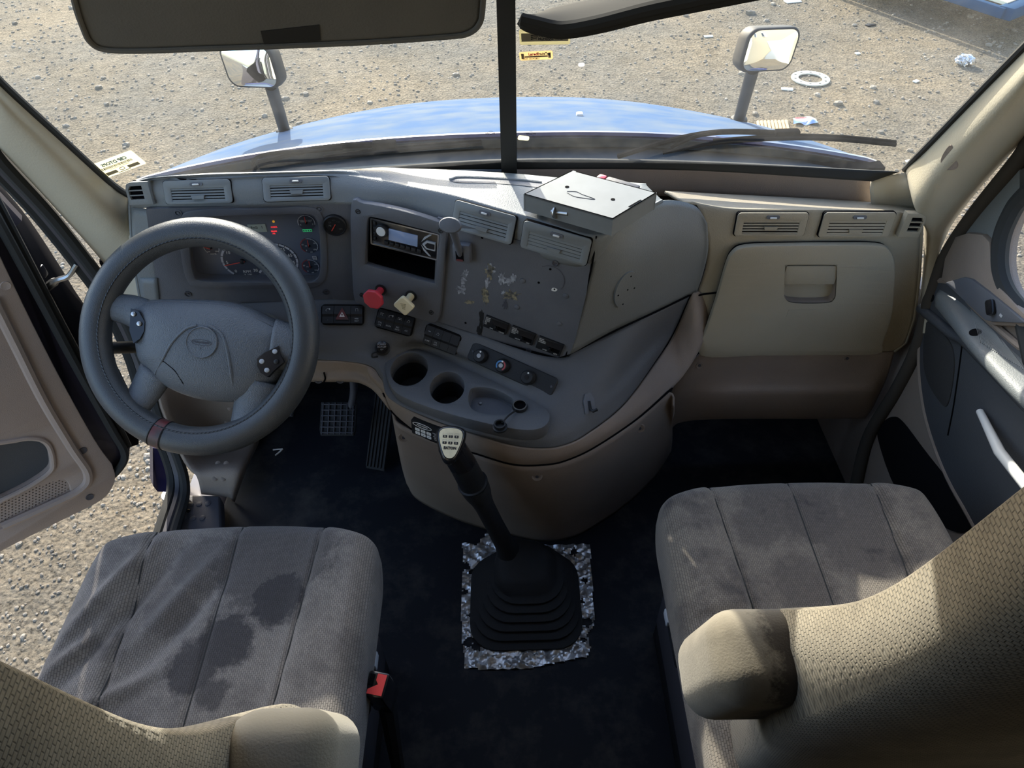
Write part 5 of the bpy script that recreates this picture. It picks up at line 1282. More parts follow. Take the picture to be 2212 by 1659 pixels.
def cushion(parent, hw, ln, zt, material, wr, seamx=(.60, .47), taper=.045):
    re = .045; L = hw-re+re*math.pi/2+.055; nx, ny = 150, 90
    vs_ = []; uvs = []
    for j in range(ny+1):
        # along: t from the front skirt to the rear
        tt = -(re*math.pi/2+.05) + (ln+re*math.pi/2+.05)*j/ny
        if tt >= 0: yy, dt = -tt, 0.0
        else:
            th = -tt/re
            if th <= math.pi/2: yy, dt = re*math.sin(th), re*(1-math.cos(th))
            else: yy, dt = re, re+(-tt-re*math.pi/2)
        yy = yy - re
        for i in range(nx+1):
            s = -L+2*L*i/nx
            x, ds = wrapf(s, hw, re)
            d = math.sqrt(ds*ds+dt*dt); d = min(d, .11)
            fr = max(0.0, 1-max(0.0, -yy)/.11); x *= 1-taper*fr**2.2
            fx = x/hw
            y2 = yy - .05*abs(fx)**3*max(0, 1-(-yy)/.25)                 # bowed front edge
            prog = min(1, max(0, -yy/ln)); sx_ = seamx[0]+(seamx[1]-seamx[0])*prog
            e = abs(fx)-sx_; bol = .020/(1+math.exp(-e*26))
            z = zt - d + bol*(1-min(1, d/.05)) - .010*(1-fx*fx)*prog
            for s0 in (-sx_, sx_, 0.0): z -= (.007 if s0 else .004)*math.exp(-((fx-s0)/.018)**2)*(1-min(1, d/.04))
            if wr:
                for (cx, cy, ang, ln_, wd, amp) in wr:
                    dx, dy = x-cx, y2-cy; c_, s_ = math.cos(ang), math.sin(ang); p_, q_ = dx*c_+dy*s_, -dx*s_+dy*c_
                    z += amp*math.exp(-(p_/ln_)**2-(q_/wd)**2)*(1-min(1, d/.05))
            vs_.append((x, y2, z)); 
    fs_ = [(j*(nx+1)+i, j*(nx+1)+i+1, (j+1)*(nx+1)+i+1, (j+1)*(nx+1)+i) for j in range(ny) for i in range(nx)]
    b = B(); b.add(vs_, fs_); 
    o = b.build('cushion', material, parent, smooth=180, keep=False, uv=lambda c: (c.y+max(0, .53-c.z)*(1 if c.y > -.05 else 0), c.x+math.copysign(max(0, .545-c.z), c.x)))
    if o.data.polygons[len(o.data.polygons)//2].normal.z < 0: o.data.flip_normals()
    # stitched seams
    for s0 in (-1, 1, 0):
        pts = []
        for k in range(14):
            prog = .03+.9*k/13; fx = s0*(seamx[0]+(seamx[1]-seamx[0])*prog); x = fx*hw; yy = -prog*ln
            y2 = yy-.05*abs(fx)**3*max(0, 1-prog*ln/.25)
            best = min(vs_, key=lambda q: (q[0]-x)**2+(q[1]-y2)**2 - 1e-3*q[2]); pts.append((x, y2, best[2]+.0005))
        b = B(); b.tube(cr(pts, 3), .0013, 5); b.build('seam', 'seal', o)
    return o
def backrest(parent, hw, th, z0, z1, yf, lean, material, inner, amp=.075, zb=.80):
    """slab with rounded edges; yf(z) is the front face"""
    n, m_ = 48, 46; vs_ = []
    for j in range(m_+1):
        f_ = j/m_; z = z0+(z1-z0)*f_
        edge = min(1, (1-f_)*(z1-z0)/.07, 1); sc2 = math.sqrt(max(0, 1-(1-edge)**2)) if edge < 1 else 1
        w = (hw-.0*f_)*(.86+.14*sc2); t_ = th*(.35+.65*sc2)
        for i in range(n):
            a = 2*math.pi*i/n; c_, s_ = math.cos(a), math.sin(a)
            x = w*math.copysign(abs(c_)**.55, c_); y = t_*math.copysign(abs(s_)**.8, s_)
            yc = yf(z)-th
            g_ = math.exp(-((z-zb)/.15)**2)
            inn = max(0, (x*inner)/hw)**1.5
            yy = yc+y+(amp*g_*inn if s_ > -.2 else 0); xx = x+inner*.035*g_*inn
            # side bolsters stand proud of the middle
            if s_ > .2: yy += .028*(abs(x)/hw)**4
            vs_.append((xx, yy, z))
    fs_ = [(j*n+i, j*n+(i+1) % n, (j+1)*n+(i+1) % n, (j+1)*n+i) for j in range(m_) for i in range(n)]+[tuple(range(n-1, -1, -1)), tuple(range(m_*n, (m_+1)*n))]
    b = B(); b.add(vs_, fs_); return b.build('backrest', material, parent, smooth=180, uv=lambda c: ((-c.y-inner*c.x) if c.y < yf(c.z)-th else (-c.y+inner*c.x-2*hw), c.z))
def seat(name, label, cx, yfr, zt, cmat, wr, yf, inner, arm, bump):
    t = thing(name, label, 'seat', (cx, yfr, 0))
    c = cushion(t, .268, .52, zt, cmat, wr); 
    bk = backrest(t, .235, .052, zt-.02-.0, 1.50, lambda z: yf(z)-yfr, 0, 'seat_side', inner, *bump)
    pts = []
    # piping along the inboard front edge of the backrest
    b = B(); b.box((0, -.29, .24), (.44, .46, .30), .03); b.build('pedestal', 'step_grey', t)
    b = B(); b.box((0, -.29, .425), (.47, .50, .10), .025); b.build('suspension_cover', 'door_blue_grey', t)
    b = B(); b.box((0, -.29, .05), (.42, .46, .10), .01); b.build('floor_mount', 'black_plastic', t)
    b = B(); b.box((inner*.245, -.25, .40), (.02, .12, .05), .008); ct = b.build('control_panel', 'black_plastic', t)
    b = B(); b.box((inner*.257, -.22, .405), (.008, .03, .02), .003); b.build('rocker', 'grey_print', ct)
    # folded-up armrest
    (ac, ad, dims, am) = arm
    M_ = T3(-cx, -yfr, 0) @ frame_dir(ac, ad)
    b = B(); b.box((0, 0, -dims[2]/2), dims, .034, seg=6); 
    Mi = M_
    a_ = b.build('armrest', am, t, smooth=180, uv=lambda c: (c.x, c.y+c.z))
    a_.matrix_local = M_
    b = B(); b.tube([M_ @ V((0, 0, -dims[2]*.8)), M_ @ V((-inner*.06, .0, -dims[2]*.9))], .03, 12); b.build('armrest_pivot', 'seat_side', t)
    return t
# driver: wrinkled cover
wr_d = [(-.19, -.16, 1.15, .12, .014, .018), (-.155, -.20, 1.20, .12, .012, -.016), (-.21, -.28, .9, .07, .012, .013), (-.075, -.17, 1.05, .10, .015, .012), (-.045, -.20, 1.05, .09, .014, -.011), (-.12, -.33, .6, .06, .012, .012), (.0, -.40, .1, .16, .012, -.010)]
ad_ = P(572, 1590, z=.97)
seat('bucket_seat', 'stained beige fabric driver seat behind the steering wheel', -.525, .775, .560, 'seat_driver', wr_d, lambda z: .215+(1.03-z)*.133, 1,
     (ad_+V((.012, -.03, .0)), V((.05, -.30, .95)), (.112, .108, .20), 'arm_pad_light'), (.085, .83))
ap_ = P(1672, 1405, z=.965)
seat('bucket_seat', 'worn brown fabric passenger seat opposite the glove box', .545, .845, .560, 'seat_passenger', [(-.2, -.30, .2, .06, .01, -.008)], lambda z: .31+(1.015-z)*.159, -1,
     (ap_+V((0, 0, .0)), V((.08, -.22, .97)), (.122, .100, .17), 'arm_pad'), (.065, .88))
# seat belt buckle
bt_ = P(813, 1478, z=.50)
bu = thing('seat_belt_buckle', 'black seat belt buckle with red button standing beside the driver seat', 'buckle', (bt_.x, bt_.y, 0))
Mb = T3(0, 0, .50) @ Matrix.Rotation(math.radians(8), 4, 'X') @ rotz(math.radians(-12))
b = B(); b.box((0, 0, -.055), (.036, .042, .11), .004, M=Mb); b.build('housing', 'black_gloss', bu)
b = B(); b.prism([(-.012, -.017), (.014, -.017), (.014, .017), (-.002, .017), (-.002, .006), (.003, .0), (-.012, -.010)], -.001, .0015, Mb); b.build('button', 'buckle_red', bu)
b = B(); b.box((-.010, .006, .0005), (.008, .018, .002), M=Mb); b.build('slot', 'void', bu)
b = B(); b.tube([Mb @ V((0, 0, -.10)), (0, -.03, .25), (-.01, -.05, .02)], [.018, .014, .012], 8); b.build('stalk', 'black_plastic', bu)
# dark lever beside the passenger seat
q = P(1490, 1560, z=.12); q2 = P(1455, 1475, z=.16); q3 = P(1462, 1540, z=.0)
sl_ = thing('seat_adjust_lever', 'thin dark seat lever on the floor beside the passenger seat', 'lever', (q3.x, q3.y, 0))
b = B(); b.tube([V((0, 0, 0)), q-q3.copy().to_3d()+V((0, 0, 0)), q2-q3], .005, 8); b.build('rod', 'black_plastic', sl_)
b = B(); b.lathe([(.016, 0), (.014, .012)], 14); b.build('pivot', 'black_plastic', sl_)
# litter on the mat
q = P(600, 975, z=.002)
o_ = thing('paper_scrap', 'small twisted white paper scrap on the black floor mat by the pedals', 'litter', (q.x, q.y, 0))
b = B(); b.tube([(-.016, .006, .003), (0, .007, .004), (.014, .008, .003)], .0025, 5); b.tube([(.014, .008, .004), (.006, -.004, .003), (-.004, -.016, .002)], .0028, 5); b.build('paper', 'white_paper', o_)
# ------------------------------------------------------------------ bonnet
def hood_z(x, y, w):
    t = y-1.62; return .895-.262*t-.05*t*t-.095*abs(x/w)**2.3
rows = []
hy = [1.72+.05*k for k in range(23)]
for y in hy:
    w = .97-.12*(y-1.62)/1.13
    r = [V((w*s, y, hood_z(w*s, y, w))) for s in [i/16 for i in range(-16, 17)]]
    ed = []
    for s_, e in ((-1, r[0]), (1, r[-1])):
        seq = [V((e.x+s_*.035, y, e.z-.012)), V((e.x+s_*.06, y, e.z-.05)), V((e.x+s_*.075, y, e.z-.14)), V((e.x+s_*.08, y, e.z-.55))]
        ed.append(seq)
    rows.append(list(reversed(ed[0]))+r+ed[1])
last = rows[-1]
for (dy, dz) in ((.05, -.03), (.09, -.09), (.11, -.25), (.12, -.7)): rows.append([V((q.x*(1-.03*dy*10), q.y+dy, q.z+dz)) for q in last])
hd_ = thing('bonnet', 'dusty blue truck bonnet seen beyond the windscreen', 'bonnet', (0, 2.1, .2))
o, hm = shell('hood_shell', rows, 'paint_blue', hd_, .01, flip_to=V((0, 2, 6)))
HD = Bvh([hm])
# rear lip of the bonnet and black cowl tray with the wiper pivots
b = B(); b.tube(cr([rows[0][k] for k in range(3, len(rows[0])-3)], 1), .008, 6); b.build('rear_lip', 'paint_navy', hd_, world=True)
cw0 = [V((-1.0, 1.46, .83)), V((-.8, 1.43, .885)), V((-.4, 1.455, .90)), V((0, 1.47, .905)), V((.4, 1.465, .895)), V((.8, 1.45, .875)), V((1.0, 1.47, .83))]
cw1 = [V((q.x, 1.76, hood_z(q.x*.95, 1.72, .97)-.055)) for q in cw0]
o, _ = shell('trim_14', surf([[cw0, [a.lerp(c, .5)+V((0, 0, -.012)) for a, c in zip(cw0, cw1)], cw1]], 5, 5), 'cowl', None, .01, flip_to=V((0, 1.4, 5))); st(o)
# raised power bulge and badge pins
q = HD.hit(1252, 250); b = B(); b.box((0, 0, .004), (.02, .02, .012), .004, M=T3(q.x, q.y, q.z)); b.build('washer_jet', 'white_metal', hd_, world=True)
# ------------------------------------------------------------------ bonnet mirrors
def hmirror(label, base_px, c4, y_, tilt, left):
    bq = HD.hit(*base_px)
    t = thing('bonnet_mirror', label, 'mirror', (bq.x, bq.y, bq.z))
    a, c, d, e = [P(u, v, y=y_) for (u, v) in c4]
    cen = (a+c+d+e)/4; w = ((c-a).length+(d-e).length)/2; h = ((a-e).length+(c-d).length)/2
    X = ((c-a)+(d-e)).normalized(); X = (X+V((0, tilt, 0))).normalized()
    nz = X.cross(((a-e)+(c-d)).normalized()).normalized()
    if nz.y > 0: nz = -nz
    nz = V((tilt, -1, .17)).normalized()
    M_ = frame_dir(cen-bq, nz, X)
    b = B(); rr = [(.86, -.075), (.95, -.06), (1.0, -.03), (1.0, -.006), (.97, .002), (.92, .004)]
    base = [(sk*(q[0]+(q[1]*.10*w/h)), q[1]) for sk in ((-1,) if left else (1,)) for q in rrect(w*.98, h*1.0, h*.26, 6)]
    if left: base = list(reversed(base))
    _ = base
    n_ = len(base); b.add([(q[0]*s, q[1]*s, z) for (s, z) in rr for q in base], [(j*n_+i, j*n_+(i+1) % n_, (j+1)*n_+(i+1) % n_, (j+1)*n_+i) for j in range(len(rr)-1) for i in range(n_)]+[tuple(range(n_-1, -1, -1)), tuple(range((len(rr)-1)*n_, len(rr)*n_))], M_)
    b.build('housing', 'mirror_shell', t, smooth=50)
    # convex glass
    b = B(); rg_ = [(.90, .0042), (.80, .0052), (.65, .0063), (.5, .0071), (.35, .0077), (.2, .0081), (.08, .0082), (.01, .0083)]
    b.add([(q[0]*s, q[1]*s, z) for (s, z) in rg_ for q in base], [(j*n_+i, j*n_+(i+1) % n_, (j+1)*n_+(i+1) % n_, (j+1)*n_+i) for j in range(len(rg_)-1) for i in range(n_)]+[tuple(range((len(rg_)-1)*n_, len(rg_)*n_))], M_)
    b.build('glass', 'mirror', t, smooth=180)
    jn = M_ @ V(((.24*w if left else -.16*w), -.46*h, -.03))
    b = B(); b.tube([V((0, 0, -.01)), jn*.5, jn], .019, 14); b.build('arm', 'mirror_shell', t)
    b = B(); b.lathe([(.03, -.004), (.028, .006), (.018, .012)], 18); b.build('foot', 'mirror_shell', t)
hmirror('left bonnet mirror on a slanted arm, just below the large driver visor', (615, 282), [(463, 100), (592, 96), (608, 186), (492, 190)], 2.05, -.16, True)
hmirror('right bonnet mirror on a slanted arm reflecting a pale building', (1596, 258), [(1612, 62), (1738, 60), (1712, 156), (1592, 150)], 2.05, .16, False)
# ------------------------------------------------------------------ wipers
def gp(u, v, off=.012):
    d = ray(u, v).normalized(); r = GL.t.ray_cast(CAM, d)
    if r[0] is None: return GL.hit(u, v, -off)
    return r[0] + d*off*1.6
def wiper(label, arm, blade, hose):
    o0 = gp(*blade[0]); t = thing('wiper', label, 'wiper', tuple(o0))
    b = B(); b.tube(cr([gp(u, v, .030) for (u, v) in arm], 5), .0062, 8); b.build('arm', 'black_matt', t, world=True)
    b = B(); b.tube(cr([gp(u, v, .010) for (u, v) in blade], 6), .0042, 8); b.build('blade', 'black_matt', t, world=True)
    b = B(); b.tube(cr([gp(u, v-6, .020) for (u, v) in blade[len(blade)//4:]], 6), .0042, 6); b.build('frame', 'black_matt', t, world=True)
    q = arm[-1]; b = B(); b.box(tuple(gp(q[0], q[1], .026)), (.05, .018, .016), .004); b.build('clip', 'black_matt', t, world=True)
    if hose:
        b = B(); b.tube(cr([gp(u, v, .022) for (u, v) in hose], 6), .004, 6); b.build('hose', 'black_matt', t, world=True)
wiper('left wiper lying low along the windscreen left of the post', [(560, 352), (640, 330), (730, 316), (830, 312)], [(560, 358), (700, 345), (830, 328), (940, 318), (1040, 310)], [(552, 362), (546, 350), (560, 338), (600, 330), (680, 326), (740, 320)])
wiper('right wiper with spring frame reaching towards the right pillar', [(1335, 338), (1450, 303), (1560, 285), (1700, 288)], [(1432, 330), (1540, 310), (1680, 300), (1800, 301), (1935, 313)], [(1450, 318), (1500, 296), (1560, 284), (1640, 283)])
# ------------------------------------------------------------------ stickers on the glass
def sticker(name, label, c4, material):
    M_, w, h = frame(c4, GL, .003)
    t = thing(name, label, 'sticker', M=M_)
    b = B(); b.prism(rrect(w, h, .004, 4), -.0006, 0); s_ = b.build('backing', material, t, smooth=0)
    return t, w, h
t, w, h = sticker('toll_sticker', 'cream barcode sticker in the lower left corner of the windscreen', [(198, 352), (290, 322), (310, 350), (222, 387)], 'sticker_cream')
text('lettering', 'CBP DTOPS', h*.24, (0, h*.24, .0006), 'sticker_teal', t, mirror=True, bold=.0004, sx=1.05)
b = B(); rg = random.Random(2); x = -w*.36
while x < w*.36: ww = rg.uniform(.0006, .0018); b.box((x, h*.03, .0005), (ww, h*.13, .0004)); x += ww+rg.uniform(.0008, .0018)
b.build('barcode', 'black_print', t, smooth=0)
text('lettering', 'DEPARTMENT OF THE TREASURY', h*.07, (0, -h*.10, .0006), 'sticker_khaki', t, mirror=True)
for s_ in (-1, 1):
    b = B(); b.box((s_*w*.26, -h*.30, .0005), (w*.26, h*.18, .0004)); b.build('grey_bar', 'sticker_grey', t)
b = B(); b.tube([(q[0], q[1]-h*.26, .0006) for q in rrect(w*.11, h*.15, .004, 3)], .0006, 5, closed=True); b.tube([(-w*.14, -h*.42, .0006), (w*.14, -h*.42, .0006)], .0006, 5); b.build('antenna_print', 'black_print', t)
t, w, h = sticker('trade_sticker', 'khaki transponder sticker with grey stripe right of the post', [(1122, 60), (1232, 60), (1232, 92), (1122, 95)], 'sticker_khaki')
b = B(); b.box((0, .0, .0004), (w*.92, h*.52, .0004)); b.build('grey_stripe', 'sticker_grey', t)
text('lettering', 'COMERCIO', h*.17, (w*.02, h*.08, .0009), 'black_print', t, bold=.0003); text('lettering', 'MUNDIAL', h*.17, (w*.02, -h*.09, .0009), 'black_print', t, bold=.0003); text('lettering', 'NUEVO LAREDO', h*.07, (w*.02, -h*.20, .0009), 'black_print', t)
b = B()
for k in range(3): b.tube([(-w*.22+h*.17*math.cos(a), h*(.11-.11*k)+h*.05*math.sin(a*1.3), .0009) for a in [.4+.2*i for i in range(11)]], .0009, 5)
b.build('globe_logo', 'black_print', t)
b = B(); b.box((w*.26, h*.13, .0009), (w*.07, h*.05, .0003)); b.box((w*.265, h*.04, .0009), (w*.02, h*.18, .0003)); b.box((w*.315, h*.13, .0009), (w*.012, h*.04, .0003)); b.build('t_logo', 'black_print', t)
text('lettering', 'Tamaulipas', h*.09, (w*.27, -h*.13, .0009), 'black_print', t)
b = B(); b.tube([(-w*.46, h*.36, .0005), (-w*.46, h*.44, .0005), (-w*.30, h*.44, .0005)], .0005, 4); b.build('antenna_print', 'sticker_cream', t); b = B(); b.tube([(w*.46, -h*.2, .0005), (w*.46, h*.44, .0005), (w*.1, h*.44, .0005)], .0005, 4); b.build('antenna_print', 'sticker_cream', t)
t, w, h = sticker('toll_tag', 'small orange windscreen tag below the khaki sticker', [(1122, 110), (1195, 106), (1194, 125), (1122, 128)], 'sticker_orange')
text('lettering', 'Laredo', h*.40, (-w*.06, h*.22, .0006), 'red_print', t, bold=.0003, align='RIGHT' if False else 'CENTER', sx=.85)
text('lettering', 'TradeTag', h*.40, (w*.22, h*.22, .0006), 'black_print', t, bold=.0002, sx=.75)
text('lettering', 'LDO 00142851', h*.24, (-w*.15, -h*.30, .0006), 'black_print', t)
b = B(); b.box((-w*.40, 0, .0003), (w*.08, h*.6, .0003)); b.box((w*.40, 0, .0003), (w*.08, h*.6, .0003)); b.box((0, -h*.08, .0003), (w*.7, h*.16, .0003)); b.build('grey_bar', 'sticker_grey', t)
t, w, h = sticker('paper_patch', 'tiny white paper square stuck on the right windscreen pane', [(1249, 133), (1263, 133), (1263, 141), (1249, 141)], 'sticker_paper')
t, w, h = sticker('torn_label', 'torn white label strip at the foot of the post', [(1119, 290), (1143, 292), (1143, 302), (1119, 299)], 'sticker_cream')
for (lb, c4) in (('etched glass maker mark at the lower right of the left pane', [(1050, 281), (1067, 281), (1067, 291), (1050, 291)]), ('etched glass maker mark at the lower left of the right pane', [(1138, 281), (1155, 281), (1155, 291), (1138, 291)])):
    M_, w, h = frame(c4, GL, .002); t = thing('glass_mark', lb, 'glass mark', M=M_)
    text('lettering', 'PGW', h*.62, (0, -h*.1, 0), 'black_print', t, mirror=True); b = B(); b.tube([(-w*.2, h*.34, 0), (0, h*.46, 0), (w*.3, h*.36, 0)], .0004, 4); b.build('swoosh', 'black_print', t)
# ------------------------------------------------------------------ metal bracket lying on the dash
BZ = .995
mbx = thing('metal_bracket', 'grey sheet metal bracket box lying on top of the dash', 'bracket', tuple(P(1270, 430, z=.955)))
lid = [P(u, v, z=BZ) for (u, v) in ((1131, 419), (1236, 368), (1419, 416), (1324, 473))]
lid = [P(1131, 419, z=BZ), P(1236, 368, z=BZ), P(1419, 416, z=BZ), P(1324, 473, z=BZ)]
b = B(); b.slab(lid, (0, 0, -.003)); b.build('top_sheet', 'bracket_grey', mbx, world=True, smooth=0)
for i in range(4):
    a, c = lid[i], lid[(i+1) % 4]; cen_ = sum(lid, V())/4; nn_ = (c-a).cross(V((0, 0, 1))).normalized(); nn_ = nn_ if nn_.dot(cen_-a) > 0 else -nn_
    if i == 1: a = a.lerp(c, .05)
    b = B(); b.slab([a, c, c+V((0, 0, -.036)), a+V((0, 0, -.036))], nn_*.0025); b.build('side_flange', 'bracket_grey', mbx, world=True, smooth=0)
for (u, v) in ((1225, 404), (1324, 431)):
    q = P(u, v, z=BZ); b = B(); b.lathe([(.0042, 0), (.0042, .0006)], 14, T3(*q)); b.build('hole', 'void', mbx, world=True)
b = B(); b.slab([P(u, v, z=BZ+.0006) for (u, v) in ((1357, 446), (1383, 431), (1386, 432), (1361, 447))], (0, 0, -.0004)); b.build('slot', 'void', mbx, world=True, smooth=0)
b = B(); b.tube(cr([P(u, v, z=BZ+.0004) for (u, v) in ((1225, 413), (1245, 414), (1258, 420), (1285, 430), (1262, 428), (1240, 424), (1225, 416))], 4), .0006, 5); b.build('glue_smear', 'step_grey', mbx, world=True)
bo = thing('bolt', 'loose zinc bolt with washer leaning on the bracket edge', 'bolt', tuple(P(1200, 466, z=.959)+V((0, -.012, .002))))
Mb2 = T3(0, 0, .013) @ Matrix.Rotation(math.radians(62), 4, 'Y') @ rotz(.5)
Mb2 = Matrix.Rotation(math.radians(-35), 4, 'Z') @ T3(0, 0, .013) @ Matrix.Rotation(math.radians(80), 4, 'Y')
b = B(); b.lathe([(.004, 0), (.004, .026)], 12, Mb2); b.build('shank', 'steel', bo)
b = B(); b.lathe([(.0125, -.002), (.0125, .001)], 20, Mb2); b.build('washer', 'steel', bo)
b = B(); b.lathe([(.0075, -.008), (.0075, -.002)], 6, Mb2); b.build('head', 'steel', bo)
wsh = thing('washer', 'flat zinc washer on the dash left of the bolt', 'washer', tuple(PAD.hit(1170, 462)+V((0, 0, .001))))
plate('ring', [circ(.010, 24), circ(.0035, 14)], .0005, .0022, 'steel', wsh)
ph = thing('dark_case', 'slim dark case with a red end behind the bracket', 'case', tuple(P(1335, 388, z=.955)))
a, c = P(1300, 381, z=.975), P(1370, 401, z=.975); dv_ = (c-a).normalized(); Mx_ = frame_dir((a+c)/2, V((0, 0, 1)), dv_)
b = B(); b.box((.01, 0, -.01), ((c-a).length, .02, .02), .004, M=Mx_); b.build('body', 'step_grey', ph, world=True)
b = B(); b.box((-(c-a).length/2-.0, 0, -.005), (.018, .018, .012), .004, M=Mx_); b.build('red_end', 'knob_red', ph, world=True)
wr_ = thing('wire_clip', 'thin bent metal wire clip in front of the bracket', 'wire', tuple(PAD.hit(1290, 484)))
b = B(); b.tube(cr([PAD.hit(u, v, .004) for (u, v) in ((1248, 473), (1270, 471), (1262, 481), (1285, 470), (1280, 484))], 4), .0009, 5); b.build('wire', 'steel', wr_, world=True)
# ------------------------------------------------------------------ sun visors
vz = thing('sun_visor', 'large grey driver sun visor folded down across the windscreen', 'sun visor', tuple(P(600, 20, y=1.02)))
vp = [(128, -270), (140, -120), (160, 0), (180, 62), (195, 90), (225, 106), (300, 109), (450, 104), (620, 98), (800, 90), (960, 79), (1010, 72), (1035, 52), (1043, 15), (1050, -120), (1058, -270)]
VP_ = Plane(P(300, 105, y=1.02), P(960, 78, y=1.035), P(600, -60, y=.985))
pts = cr([VP_.hit(u, v) for (u, v) in vp], 4)
b = B(); b.slab(pts, -VP_.n*.018); o = b.build('panel', 'visor', vz, world=True); md = o.modifiers.new('bevel', 'BEVEL'); md.width = .007; md.segments = 3
b = B(); b.tube([q+VP_.n*.0005 for q in pts[2:-2]], .004, 8); b.build('edge_piping', 'visor', vz, world=True)
b = B(); b.slab([VP_.hit(u, v, .001) for (u, v) in ((563, 68), (690, 54), (693, 88), (570, 95))], -VP_.n*.002); b.build('warning_label', 'visor_dark', vz, world=True)
vr = thing('passenger_sun_visor', 'dark passenger sun visor swung up beside the post', 'sun visor', tuple(P(1300, 20, y=1.0)))
b = B(); a_ = [P(1127, 42, y=1.06), P(1160, 50, y=1.055), P(1215, 60, y=1.05), P(1290, 48, y=1.03), P(1400, 20, y=1.0), P(1505, -2, y=.97), P(1640, -30, y=.93)]
c_ = [P(1127, 36, y=1.08), P(1150, 32, y=1.12), P(1200, 14, y=1.16), P(1270, -2, y=1.17), P(1380, -30, y=1.15), P(1490, -50, y=1.12), P(1640, -80, y=1.08)]
o, _ = shell('panel', surf([[a_, [p_.lerp(q_, .5)+V((0, 0, .006)) for p_, q_ in zip(a_, c_)], c_]], 5, 4), 'visor_dark', vr, .016, flip_to=V((0, 0, 3)))
b = B(); b.tube(cr(a_, 5), .009, 8); b.build('edge_piping', 'visor_dark', vr, world=True)
b = B(); b.tube([P(1640, -50, y=1.02), V((.40, .98, 1.50)), V((.42, .97, 1.64))], .006, 8); b.build('hinge_rod', 'black_plastic', vr, world=True)
# ------------------------------------------------------------------ driver's door, standing open
D0 = P(278, 1002, z=.12); D1 = P(0, 1190, z=.08); D1.z = D0.z
dx_ = (D1-D0).normalized(); dn = dx_.cross(V((0, 0, 1))); 
if dn.dot(CAM-D0) < 0: dn = -dn
X_ = -dx_ if V((0, 0, 1)).cross(-dx_).dot(dn) < 0 else dx_
DMx = Matrix(((-dx_.x, 0, dn.x, D0.x), (-dx_.y, 0, dn.y, D0.y), (-dx_.z, 1, dn.z, D0.z), (0, 0, 0, 1)))
DPl = Plane(D0, D1, D0+V((0, 0, 1))); DMi = DMx.inverted()
def d2(u, v): q = DMi @ DPl.hit(u, v); return (q.x, q.y)
door = bpy.data.objects.new('door_1', None); COL.objects.link(door); door.matrix_world = DMx; door['kind'] = 'structure'; door['label'] = 'open driver door with tan inner panel, at the left edge'
bl = d2(0, 1200); 
fr_ = [d2(*q) for q in ((285, 962), (283, 990), (262, 1025), (225, 1055), (150, 1108), (60, 1160), (0, 1200))]
slope = (fr_[-1][1]-fr_[3][1])/(fr_[-1][0]-fr_[3][0])
top_f = [d2(*q) for q in ((250, 895), (170, 780), (90, 620), (20, 480), (-40, 370))]
outer = fr_ + [(-1.05, fr_[-1][1]), (-1.1, .2), (-1.1, .75)] + [(top_f[-1][0], .75)] + list(reversed(top_f))
b = B(); b.prism(outer, -.075, -.012); b.build('shell', 'sill_black', door, smooth=0)
pan = cr2([d2(*q) for q in ((236, 1000), (243, 1028), (232, 1056), (205, 1080), (120, 1122), (0, 1182))], 4) + [(-1.0, d2(0, 1182)[1]-.01), (-1.02, .3), (-1.0, .62)] + cr2([d2(*q) for q in ((-30, 505), (0, 566), (60, 690), (130, 826), (200, 950), (236, 1000))], 4)[:-1]
pk = cr2([d2(*q) for q in ((-60, 975), (30, 945), (75, 942), (100, 955), (110, 985), (106, 1012), (60, 1045), (0, 1075), (-60, 1105))], 4, True)
gr = cr2([d2(*q) for q in ((-40, 1090), (60, 1050), (125, 1030), (143, 1032), (152, 1050), (148, 1072), (100, 1098), (40, 1122), (-40, 1150))], 4, True)
plate('inner_panel', [pan, pk, gr], -.012, .012, 'door_tan_lit', door, bev=.004)
b = B(); b.prism(list(reversed(pk)) if True else pk, -.012, -.008); b.build('map_pocket', 'door_blue_grey', door, smooth=0)
b = B(); b.tube([(q[0], q[1], .012) for q in pk], .007, 8, closed=True); b.build('pocket_rim', 'door_tan_lit', door)
# perforated speaker grille: holes in the plate
holes = []
for i in range(-9, 22):
    for j in range(-6, 8):
        x, y = d2(40, 1090); hx, hy = x+i*.0085+(j % 2)*.004, y+j*.0085
        if inside([(gx+(q[0]-gx)*.92, gy+(q[1]-gy)*.86) for (gx, gy) in [(sum(a[0] for a in gr)/len(gr), sum(a[1] for a in gr)/len(gr))] for q in gr], hx, hy): holes.append(circ(.0022, 7, hx, hy))
plate('speaker_grille', [gr]+holes, -.004, .006, 'door_tan_lit', door)
b = B(); b.prism(list(reversed(gr)), -.0118, -.010); b.build('grille_back', 'void', door, smooth=0)
# ridge along the panel and seals at the door edge
b = B(); b.tube([(*q, .014) for q in cr2([d2(*q) for q in ((-20, 640), (30, 740), (90, 860), (150, 960), (185, 1015), (170, 1050), (90, 1090), (0, 1130))], 5)], .012, 8); b.build('panel_ridge', 'door_tan_lit', door)
edge = cr2([d2(*q) for q in ((-30, 430), (25, 530), (95, 660), (170, 800), (240, 925), (268, 975), (262, 1005), (225, 1040), (130, 1095), (0, 1170))], 5)
b = B(); b.tube([(*q, .0) for q in edge], .011, 8); b.build('weatherstrip', 'seal', door)
edge2 = cr2([d2(*q) for q in ((-10, 420), (45, 525), (115, 660), (190, 800), (258, 920), (282, 968))], 5)
b = B(); b.tube([(*q, -.012) for q in edge2], .008, 8); b.build('outer_strip', 'seal', door)
for (u, v) in ((8, 612), (175, 968), (190, 1068)):
    q = d2(u, v); b = B(); b.lathe([(.011, .010), (.010, .0145), (.006, .0135)], 18, T3(q[0], q[1], 0)); b.build('screw_cap', 'door_tan_lit' if v < 700 else 'step_grey', door)
